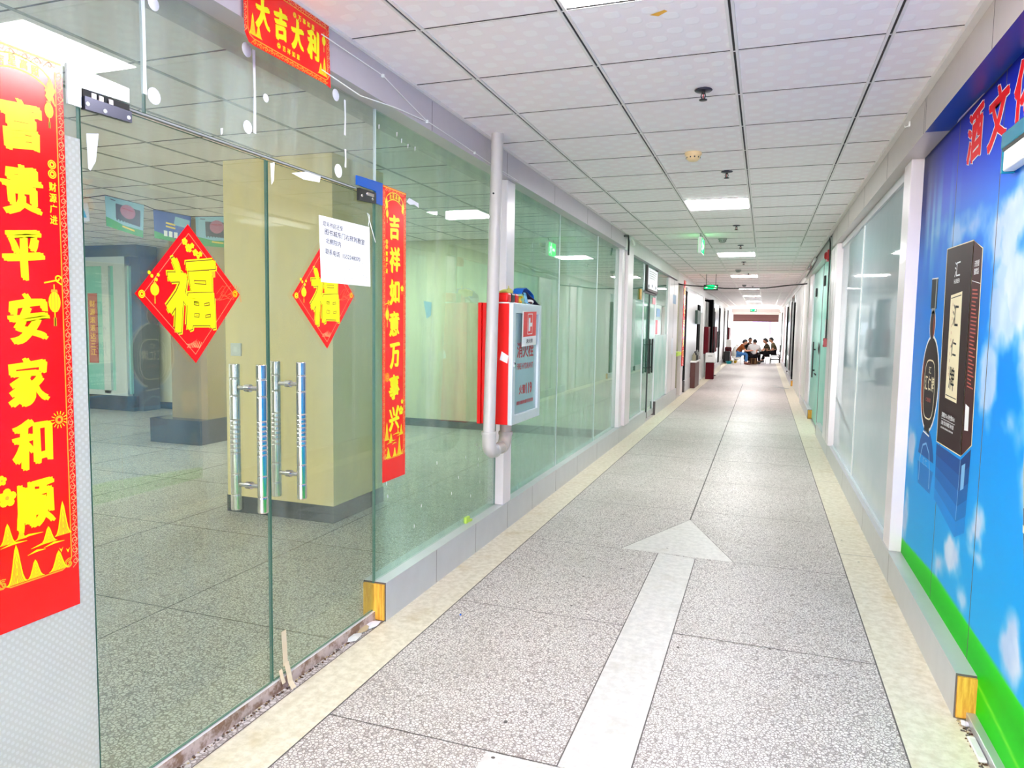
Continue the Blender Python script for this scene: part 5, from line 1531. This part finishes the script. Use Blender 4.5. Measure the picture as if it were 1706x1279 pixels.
# red and white couplet on the far post
t = MB(); t.box(-1.775, -1.765, 16.66, 17.02, .66, 2.62, M['red'])
o = t.build('faded_couplet', None, (-1.77, 16.84, .66)); tag(o, 'red couplet strip on the far left post before the black frame', 'couplet')
t = MB(); P_ = PL(-1.7645)
for k, ch in enumerate('四季平安福满门'): write(t, P_, ch, 16.74, 16.94, 2.28 - .235 * k, 2.44 - .235 * k, M['gold'], .0005, .1)
t.build('lettering', o)
t = MB(); t.box(-1.86, -1.76, 15.7, 16.5, .62, .70, flat('lime_clip', (190, 220, 90), .5), .01); o = t.build('green_box_tray'); o.location = (0, 0, .30); tag(o, 'small pale green box fixed on the olive wall beyond the white post', 'box')
# goods and panels of the far left shops
t = MB(); t.box(-1.765, -1.62, 18.7, 20.1, .66, .70, M['white'], .004)
o = t.build('display_counter', None, (-1.7, 19.4, 0)); tag(o, 'white topped counter with brown front on the left side of the corridor', 'counter')
t = MB(); t.box(-1.765, -1.64, 18.75, 19.9, .0, .658, M['brown'], .004); t.build('front_panel', o)
t = MB(); t.box(-1.765, -1.63, 19.92, 20.08, 0, .658, M['white'], .004); t.build('side_panel', o)
for k, (y, h, m_) in enumerate(((18.85, .20, M['olive']), (19.1, .24, M['rubber']), (19.45, .18, M['black']), (19.75, .26, M['grey']))):
    t = MB(); t.lathe((-1.69, y, .701), [(.045, 0), (.05, .02), (.05, h * .7), (.02, h * .85), (.02, h), (.012, h)], m_, 14)
    o = t.build('jar', None, (-1.69, y, .701)); tag(o, ['olive jar, nearest on the white topped counter', 'tall dark jar second on the white topped counter', 'low black jar third on the white topped counter', 'grey jar at the far end of the white topped counter'][k], 'jar', 'jars on the counter')
t = MB(); t.box(-1.77, -1.70, 19.6, 20.6, 1.66, 2.02, flat('dark_green_board', (44, 78, 66), .4), .006); o = t.build('green_board'); tag(o, 'dark green board hung high on the far left shopfront', 'board')
def hung(name, y0, y1, z0, z1, x, mat, label, cat='panel'):
    t = MB(); t.box(-1.768, x, y0, y1, z0, z1, mat, .006); o = t.build(name); tag(o, label, cat)
    t = MB(); t.box(x, x + .004, y0 + .08, y1 - .08, z0 + .05, z1 - .05, mat, .002); t.build('raised_field', o)
    return o
hung('maroon_signboard', 22.8, 23.55, .76, 1.60, -1.64, M['maroon'], 'maroon panel left of the black post on the far left side')
hung('maroon_signboard', 25.0, 26.5, .74, 1.62, -1.60, M['maroon'], 'maroon panel right of the black post on the far left side')
hung('maroon_signboard', 37.85, 39.6, .80, 1.65, -1.70, M['maroon'], 'small maroon panel near the corridor end on the left')
t = MB(); t.box(-1.66, -1.42, 22.45, 22.75, .0, .50, M['maroon'], .012); o = t.build('maroon_stool', None, (-1.54, 22.6, 0)); tag(o, 'maroon box stool on the floor under a white carton, far left', 'stool')
t = MB(); t.box(-1.645, -1.435, 22.46, 22.74, .50, .515, M['brown'], .003); t.build('top_board', o)
t = MB(); t.box(-1.67, -1.40, 22.44, 22.76, .516, .80, M['white'], .006); o = t.build('white_carton', None, (-1.54, 22.6, .516)); tag(o, 'white carton standing on the maroon box stool', 'carton')
t = MB(); t.box(-1.60, -1.47, 22.436, 22.4395, .70, .72, M['grey']); t.build('printed_line', o)
t = MB(); t.lathe((-1.55, 24.2, 0), [(.012, .62), (.02, .70), (.03, .95), (.012, 1.3), (.01, 2.1)], M['black'], 10); t.lathe((-1.55, 24.2, 0), [(.10, 0), (.10, .02), (.015, .05), (.012, .66)], M['black'], 14)
o = t.build('folded_stand', None, (-1.55, 24.2, 0)); tag(o, 'thin black folded stand standing before the maroon panels', 'stand')
for y, lab in ((28.7, 'a'), (30.1, 'b')):
    t = MB()
    for dx in (0,): t.lathe((-1.72, y, 0), [(.02, .82), (.02, 1.45)], M['rubber'], 8)
    for z in (.9, 1.37): t.tube([(-1.775, y, z), (-1.72, y, z)], .014, M['rubber'], 6)
    o = t.build('door_pull'); tag(o, {'a': 'dark door pull on the far white door, nearer one', 'b': 'dark door pull on the far white door, farther one'}[lab], 'handle', 'pulls on the far white door')
# end-of-corridor goods on the left
t = MB(); t.box(-1.72, -1.44, 33.9, 34.25, .02, .55, M['black'], .05); o = t.build('black_bag', None, (-1.58, 34.1, 0)); tag(o, 'black bag on the floor at the far left', 'bag')
t = MB(); t.tube([(-1.66, 34.1, .54), (-1.66, 34.1, .66), (-1.5, 34.1, .66), (-1.5, 34.1, .54)], .015, M['black'], 8); t.build('bag_handle', o)
t = MB(); t.box(-1.72, -1.42, 34.6, 35.0, .02, .72, M['maroon'], .04); o = t.build('maroon_crate', None, (-1.57, 34.8, 0)); tag(o, 'maroon crate behind the black bag at the far left', 'crate')
t = MB(); t.lathe((-1.47, 33.5, .0), [(.10, 0), (.14, .10), (.15, .11), (.13, .11), (.09, .01)], flat('teal_basin', (20, 160, 176), .3), 16); o = t.build('teal_basin', None, (-1.47, 33.5, 0)); tag(o, 'teal plastic basin on the floor at the far left', 'basin')
t = MB(); t.lathe((-1.30, 34.5, .0), [(.12, 0), (.16, .10), (.17, .11), (.15, .11), (.10, .01)], M['yellow_p'], 16); o = t.build('yellow_basin', None, (-1.3, 34.5, 0)); tag(o, 'yellow plastic basin on the floor behind the teal one', 'basin')
t = MB(); t.ell((-1.28, 37.5, .36), (.26, .26, .37), M['offwhite'], 14, 10, lambda p: p * (1 + .05 * math.sin(9 * p.x + 7 * p.z))); t.ell((-1.28, 37.5, .76), (.08, .08, .07), M['offwhite'], 10, 6)
o = t.build('white_sack', None, (-1.28, 37.5, 0)); tag(o, 'pale stuffed sack behind the man in brown', 'sack')
t = MB(); t.box(-1.72, -1.5, 35.8, 36.1, .0, 1.05, M['offwhite'], .02); o = t.build('water_heater', None, (-1.6, 36, 0)); o.name = 'white_cabinet'; tag(o, 'narrow white cabinet at the far left wall', 'cabinet')
# street seen through the end opening
t = MB(); t.box(-14, 14, 64, 64.5, -.02, 9, flat('grey_render_facade', (150, 152, 156), .8))
o = t.build('facade'); o['kind'] = 'structure'; o.name = 'wall_street'
t = MB(); t.box(-1.0, .28, 63.9, 63.99, 1.35, 3.6, flat('pale_lilac_sign', (96, 98, 160), .6)); o = t.build('street_sign', None, (0, 63.95, 1.35)); tag(o, 'pale lilac sign board on the bright building across the street', 'sign')
t = MB(); t.box(.34, .52, 63.86, 63.99, 1.2, 3.6, flat('violet_post', (52, 46, 120), .6)); t.build('side_post', o)
t = MB(); P_ = plane((0, 63.89, 0), (1, 0, 0), (0, 0, 1), (0, -1, 0))
for k in range(3): t.stroke(P_, [(-.85, 3.2 - .7 * k), (.15, 3.2 - .7 * k)], .22, flat('lilac_text', (70, 72, 140), .6), .001)
t.build('text_rows', o)
t = MB(); t.box(.8, 4.0, 63.9, 63.99, 1.3, 3.4, flat('pale_aqua_window', (120, 136, 142), .5)); o = t.build('street_window', None, (2.4, 63.9, 1.3)); tag(o, 'pale aqua shop window across the street at the corridor end', 'window')
t = MB()
for z in (1.5, 2.2, 2.9): t.box(.8, 4.0, 63.88, 63.9, z, z + .05, M['grey'])
t.build('glazing_bar', o)

# ================================================================== PEOPLE AROUND THE LOW TABLE
def skin_mesh(pts, edges, root=0, sub=1):
    """pts: list of (co, radius); grows one continuous tapered surface over the edges"""
    me = bpy.data.meshes.new('tmp'); me.from_pydata([p[0] for p in pts], edges, []); me.update()
    ob = bpy.data.objects.new('tmp', me); C.objects.link(ob)
    ob.modifiers.new('s', 'SKIN')
    for i, p in enumerate(pts):
        r = p[1] if isinstance(p[1], tuple) else (p[1], p[1])
        me.skin_vertices[0].data[i].radius = r
        me.skin_vertices[0].data[i].use_root = (i == root)
    ss = ob.modifiers.new('u', 'SUBSURF'); ss.levels = sub; ss.render_levels = sub
    dg = bpy.context.evaluated_depsgraph_get(); dg.update()
    m2 = bpy.data.meshes.new_from_object(ob.evaluated_get(dg))
    v = [Vector(x.co) for x in m2.vertices]; f = [tuple(p.vertices) for p in m2.polygons]
    bpy.data.objects.remove(ob); bpy.data.meshes.remove(me); bpy.data.meshes.remove(m2)
    return v, f
def person(name, loc, J, look, shirt, trousers, hair, label, shoe, long_sleeve=False, hair_long=False, shirt_len=0.0):
    """J: joints in local metres (pelvis, chest, neck, head, sl, el, wl, sr, er, wr, hl, kl, al, hr, kr, ar)"""
    J = {k: Vector(v) for k, v in J.items()}
    look = Vector(look).normalized()
    up = Vector((0, 0, 1)); side = look.cross(up).normalized(); hup = side.cross(look).normalized()
    belly = J['pelvis'].lerp(J['chest'], .5)
    P_ = [(J['pelvis'], .125), (belly, .125), (J['chest'], .135), (J['neck'], .055), (J['head'] - hup * .06, .05),
          (J['sl'], .062), (J['el'], .044), (J['wl'], .028), (J['sr'], .062), (J['er'], .044), (J['wr'], .028),
          (J['hl'], .095), (J['kl'], .062), (J['al'], .042), (J['hr'], .095), (J['kr'], .062), (J['ar'], .042)]
    fl = Vector((look.x, look.y, 0)).normalized()
    P_ += [(J['al'] + fl * .14 - up * .05, .034), (J['ar'] + fl * .14 - up * .05, .034)]
    E_ = [(0, 1), (1, 2), (2, 3), (3, 4), (2, 5), (5, 6), (6, 7), (2, 8), (8, 9), (9, 10), (0, 11), (11, 12), (12, 13), (0, 14), (14, 15), (15, 16), (13, 17), (16, 18)]
    b = MB(); v, f = skin_mesh(P_, E_); b.add(v, f, M['skin'], True)
    # head with brow, nose, chin, ears
    H = J['head']
    H = H - up * .02
    def hp(p): return H + (side * p[0] + look * p[1] + hup * p[2]) * 1.14
    V, Fc = [], []
    seg, rings = 16, 12
    for i in range(rings + 1):
        tt = PI * i / rings
        for k in range(seg):
            q = 2 * PI * k / seg
            x, y, z = math.sin(tt) * math.cos(q) * .074, math.sin(tt) * math.sin(q) * .092, math.cos(tt) * .115
            if z < 0: x *= 1 + z * 2.6; y *= 1 + z * 1.2
            if y > .06 and -.05 < z < .02: y += .010 * (1 - abs(x) / .07)
            V.append(hp((x, y, z)))
    for i in range(rings):
        for k in range(seg): Fc.append((i * seg + k, (i + 1) * seg + k, (i + 1) * seg + (k + 1) % seg, i * seg + (k + 1) % seg))
    b.add(V, Fc, M['skin'], True)
    b.add([hp((0, .088, .012)), hp((-.016, .088, -.028)), hp((.016, .088, -.028)), hp((0, .116, -.024))], [(0, 1, 3), (0, 3, 2), (1, 2, 3)], M['skin'], True)
    for s in (-1, 1):
        b.ell(hp((s * .076, -.004, -.005)), (.014, .018, .028), M['skin'], 8, 6)
        b.ell(hp((s * .029, .086, .014)), (.011, .011, .007), M['black'], 8, 6)
    b.ell(hp((0, .084, -.056)), (.022, .012, .007), flat('lip', (150, 80, 76), .5), 8, 6)
    # hands: palm, four unequal fingers and a thumb
    for wk, ek, sg in (('wl', 'el', 1), ('wr', 'er', -1)):
        w = J[wk]; d = (J[wk] - J[ek]).normalized(); u = d.cross(up).normalized(); nn_ = u.cross(d)
        b.tube([w, w + d * .04, w + d * .085], [.026, .036, .030], M['skin'], 8)
        for k, ln in enumerate((.068, .076, .072, .056)):
            o_ = w + d * .085 + u * (.027 - .018 * k)
            b.tube([o_, o_ + d * ln * .5 - nn_ * .010, o_ + d * ln * .85 - nn_ * .032], [.009, .0085, .007], M['skin'], 6)
        o_ = w + d * .03 + u * .03 * sg
        b.tube([o_, o_ + d * .03 + u * .028 * sg, o_ + d * .06 + u * .03 * sg - nn_ * .01], [.011, .010, .008], M['skin'], 6)
    root = b.build('person'); root.location = loc
    tag(root, label, 'person', 'people around the low table')
    def part(nm, mbx):
        o = mbx.build(nm); o.parent = root; return o
    # clothing follows the same skeleton, a little wider
    g = .016
    pelv = J['pelvis'] - up * shirt_len
    S_ = [(pelv, .148), (belly, .144), (J['chest'], .150), (J['neck'] - up * .02, .092), (J['sl'], .088), (J['sl'].lerp(J['el'], .98 if long_sleeve else .75), .064), (J['sr'], .088), (J['sr'].lerp(J['er'], .98 if long_sleeve else .75), .064)]
    Es = [(0, 1), (1, 2), (2, 3), (2, 4), (4, 5), (2, 6), (6, 7)]
    if long_sleeve:
        S_ += [(J['el'].lerp(J['wl'], .92), .045), (J['er'].lerp(J['wr'], .92), .045)]; Es += [(5, 8), (7, 9)]
    c = MB(); v, f = skin_mesh(S_, Es); c.add(v, f, shirt, True); part('shirt', c)
    c = MB(); v, f = skin_mesh([(J['pelvis'], .142), (J['hl'], .112), (J['kl'], .082), (J['al'] + up * .02, .062), (J['hr'], .112), (J['kr'], .082), (J['ar'] + up * .02, .062)], [(0, 1), (1, 2), (2, 3), (0, 4), (4, 5), (5, 6)]); c.add(v, f, trousers, True); part('trousers', c)
    for a in ('al', 'ar'):
        c = MB(); p = J[a]
        c.tube([p - fl * .05 - up * .035, p + fl * .06 - up * .045, p + fl * .19 - up * .06], [.045, .052, .036], shoe, 10); part('shoe', c)
    c = MB()
    V, Fc = [], []
    for i in range(8):
        for k in range(seg):
            q = 2 * PI * k / seg
            tt = PI * (.33 + .30 * min(1, max(0, (.45 - math.sin(q)) / .9))) * i / 7
            x, y, z = math.sin(tt) * math.cos(q) * .085, math.sin(tt) * math.sin(q) * .104 - .008, math.cos(tt) * .126
            if y < 0 and hair_long: z -= .03 * (i / 7) ** 2
            if hair_long: x += .006 * math.sin(5 * q + i) * min(1, i / 2); y += .006 * math.cos(4 * q + 2 * i) * min(1, i / 2)
            V.append(hp((x, y, z)))
    for i in range(7):
        for k in range(seg): Fc.append((i * seg + k, (i + 1) * seg + k, (i + 1) * seg + (k + 1) % seg, i * seg + (k + 1) % seg))
    c.add(V, Fc, hair, True); part('hair', c)
    return root
jeans = flat('blue_jeans', (70, 120, 176), .8, 0, .2); darkt = flat('black_trousers', (26, 24, 28), .8, 0, .2)
brown_s = flat('rust_brown_shirt', (134, 70, 30), .8, 0, .2, .2); dark_s = flat('dark_green_shirt', (26, 32, 28), .8, 0, .2); white_s = flat('white_shirt', (226, 224, 222), .8, 0, .2)
def plaid():
    s = N('plaid_shirt'); p, xyz = s.pos()
    f = s.math('MAXIMUM', s.ramp(s.math('SINE', s.math('MULTIPLY', xyz[0], 60.0)), .3, .5), s.ramp(s.math('SINE', s.math('MULTIPLY', xyz[2], 60.0)), .3, .5))
    return s.bsdf(s.mix(f, lin((104, 90, 62)), lin((38, 34, 30))), .8, 0, .2)
plaid_s = plaid()
olive_s = flat('olive_brown_shirt', (82, 74, 50), .8, 0, .2)
# man in brown: on the white stool, leaning right over the table
person('p', (-1.10, 33.2, 0), dict(pelvis=(0, 0, .47), chest=(.14, 0, .76), neck=(.23, 0, .90), head=(.30, 0, 1.00), sl=(.17, .17, .80), el=(.32, .20, .60), wl=(.54, .14, .62), sr=(.17, -.17, .80), er=(.34, -.20, .60), wr=(.56, -.08, .62),
       hl=(.06, .10, .46), kl=(.40, .14, .46), al=(.34, .14, .09), hr=(.06, -.10, .46), kr=(.40, -.12, .48), ar=(.38, -.12, .09)), (.9, .1, -.35), brown_s, jeans, M['hair'], 'man in a rust brown shirt and jeans leaning forward on a white stool', flat('red_brown_shoe', (120, 60, 50), .6))
# person in dark, behind the table, facing the camera
person('p', (-.68, 35.4, 0), dict(pelvis=(0, 0, .50), chest=(.02, -.10, .80), neck=(.05, -.14, .95), head=(.06, -.17, 1.07), sl=(-.17, -.12, .84), el=(-.20, -.30, .64), wl=(-.02, -.46, .62), sr=(.20, -.10, .84), er=(.24, -.30, .64), wr=(.10, -.46, .62),
       hl=(-.10, -.03, .48), kl=(-.14, -.42, .50), al=(-.14, -.40, .09), hr=(.10, -.03, .48), kr=(.16, -.42, .50), ar=(.16, -.40, .09)), (.35, -1, -.25), dark_s, darkt, M['hair'], 'person in a dark shirt behind the table facing the camera', M['black'], True)
# person in white, back to the camera, on the woven stool
person('p', (-.42, 33.7, 0), dict(pelvis=(0, 0, .44), chest=(.01, .06, .76), neck=(.02, .12, .91), head=(.03, .16, 1.01), sl=(-.19, .08, .80), el=(-.25, .24, .60), wl=(-.10, .44, .60), sr=(.20, .08, .80), er=(.27, .24, .60), wr=(.12, .44, .60),
       hl=(-.10, .04, .42), kl=(-.22, .38, .46), al=(-.20, .34, .09), hr=(.10, .04, .42), kr=(.24, .38, .46), ar=(.24, .36, .09)), (.05, 1, -.4), white_s, darkt, M['hair'], 'person in a white shirt seen from behind on the woven stool', M['black'], True, False, .04)
# curly-haired person in plaid, reaching left
person('p', (.19, 34.5, 0), dict(pelvis=(0, 0, .50), chest=(-.06, -.02, .80), neck=(-.10, -.02, .95), head=(-.14, -.02, 1.06), sl=(-.08, -.18, .84), el=(-.20, -.24, .62), wl=(-.44, -.18, .60), sr=(-.08, .16, .84), er=(-.22, .18, .64), wr=(-.44, .08, .62),
       hl=(-.04, -.10, .48), kl=(-.40, -.14, .50), al=(-.36, -.14, .09), hr=(-.04, .10, .48), kr=(-.40, .12, .50), ar=(-.38, .12, .09)), (-1, -.1, -.35), plaid_s, darkt, M['hair'], 'curly haired person in a plaid shirt reaching left towards the table', M['black'], False, True)
# rightmost, on the black chair, legs stretched
person('p', (.50, 36.0, 0), dict(pelvis=(0, 0, .50), chest=(-.08, 0, .82), neck=(-.14, 0, .98), head=(-.19, -.01, 1.09), sl=(-.09, -.18, .86), el=(-.10, -.24, .62), wl=(-.34, -.18, .58), sr=(-.09, .18, .86), er=(-.12, .22, .62), wr=(-.34, .14, .58),
       hl=(-.04, -.10, .48), kl=(-.44, -.12, .48), al=(-.58, -.12, .10), hr=(-.04, .10, .48), kr=(-.42, .12, .50), ar=(-.52, .12, .10)), (-1, -.1, -.25), olive_s, darkt, M['hair'], 'rightmost seated person with black hair on the black chair', M['black'])
# seats and table
t = MB()
t.box(-1.28, -.94, 33.04, 33.36, .30, .33, M['white'], .012)
o = t.build('plastic_stool', None, (-1.11, 33.2, 0)); tag(o, 'white plastic stool under the man in brown', 'stool')
for sx in (-1, 1):
    for sy in (-1, 1):
        q = MB(); q.tube([(-1.11 + sx * .135, 33.2 + sy * .125, .305), (-1.11 + sx * .165, 33.2 + sy * .155, .001)], [.018, .022], M['white'], 8); q.build('leg', o)
q = MB(); q.box(-1.245, -.975, 33.07, 33.09, .25, .30, M['white']); q.build('apron', o)
t = MB(); weave = flat('woven_brown', (74, 46, 26), .7, 0, .3, .35)
t.lathe((-.42, 33.7, 0), [(.13, 0), (.15, .06), (.155, .16), (.15, .24), (.16, .28)], weave, 18); o = t.build('woven_stool', None, (-.42, 33.7, 0)); tag(o, 'brown woven basket stool under the person in white', 'stool')
q = MB()
for k in range(6): a = 2 * PI * k / 6; q.box(-.42 + .152 * math.cos(a) - .012, -.42 + .152 * math.cos(a) + .012, 33.7 + .152 * math.sin(a) - .012, 33.7 + .152 * math.sin(a) + .012, .02, .28, flat('tan_rib', (170, 130, 80), .6)); 
q.build('rib', o)
t = MB(); t.lathe((-.44, 34.62, 0), [(.19, .56), (.20, .565), (.20, .58), (.19, .585)], flat('pale_table_top', (200, 190, 170), .4), 24); o = t.build('low_table', None, (-.44, 34.62, 0)); tag(o, 'low round table in the middle of the seated group', 'table')
q = MB(); q.lathe((-.44, 34.62, 0), [(.12, .0), (.12, .02), (.03, .05), (.03, .562)], M['black'], 14); q.build('pedestal', o)
t = MB(); t.box(-.30, -.02, 35.05, 35.35, .33, .36, M['black'], .01); 
def chair(x, y, label, mat, rot):
    t = MB(); t.box(-.21, .21, -.20, .20, .36, .395, mat, .014)
    o = t.build('plastic_chair'); o.location = (x, y, 0); o.rotation_euler = (0, 0, rot); tag(o, label, 'chair')
    q = MB(); q.add([], [], mat); q.box(.17, .215, -.20, .20, .50, .86, mat, .02); q.build('backrest').parent = o
    for k in (-.13, .13):
        q = MB(); q.box(.185, .205, k - .02, k + .02, .39, .52, mat, .004); q.build('back_post').parent = o
    for sx in (-1, 1):
        for sy in (-1, 1):
            q = MB(); q.tube([(sx * .175, sy * .165, .37), (sx * .20, sy * .19, .001)], .026, mat, 8); q.build('leg').parent = o
    for k in (.14, .25):
        q = MB(); q.box(-.18, .19, -.200, -.180, k, k + .05, mat, .003); q.build('slat').parent = o
    return o
chair(.52, 36.0, 'black plastic chair with slatted side under the rightmost person', M['black'], 0)
def lowstool(x, y, h, label, mat):
    t = MB(); t.lathe((0, 0, 0), [(.14, h - .03), (.16, h - .02), (.16, h), (.14, h + .002)], mat, 18); o = t.build('round_stool'); o.location = (x, y, 0); tag(o, label, 'stool')
    for k in range(4):
        a = PI / 4 + PI / 2 * k; q = MB(); q.tube([(.11 * math.cos(a), .11 * math.sin(a), h - .02), (.15 * math.cos(a), .15 * math.sin(a), .001)], .015, mat, 8); q.build('leg').parent = o
    return o
lowstool(-.68, 35.4, .33, 'round dark stool under the person in the dark shirt', M['black'])
lowstool(.19, 34.5, .33, 'round pale stool under the curly haired person', M['offwhite'])
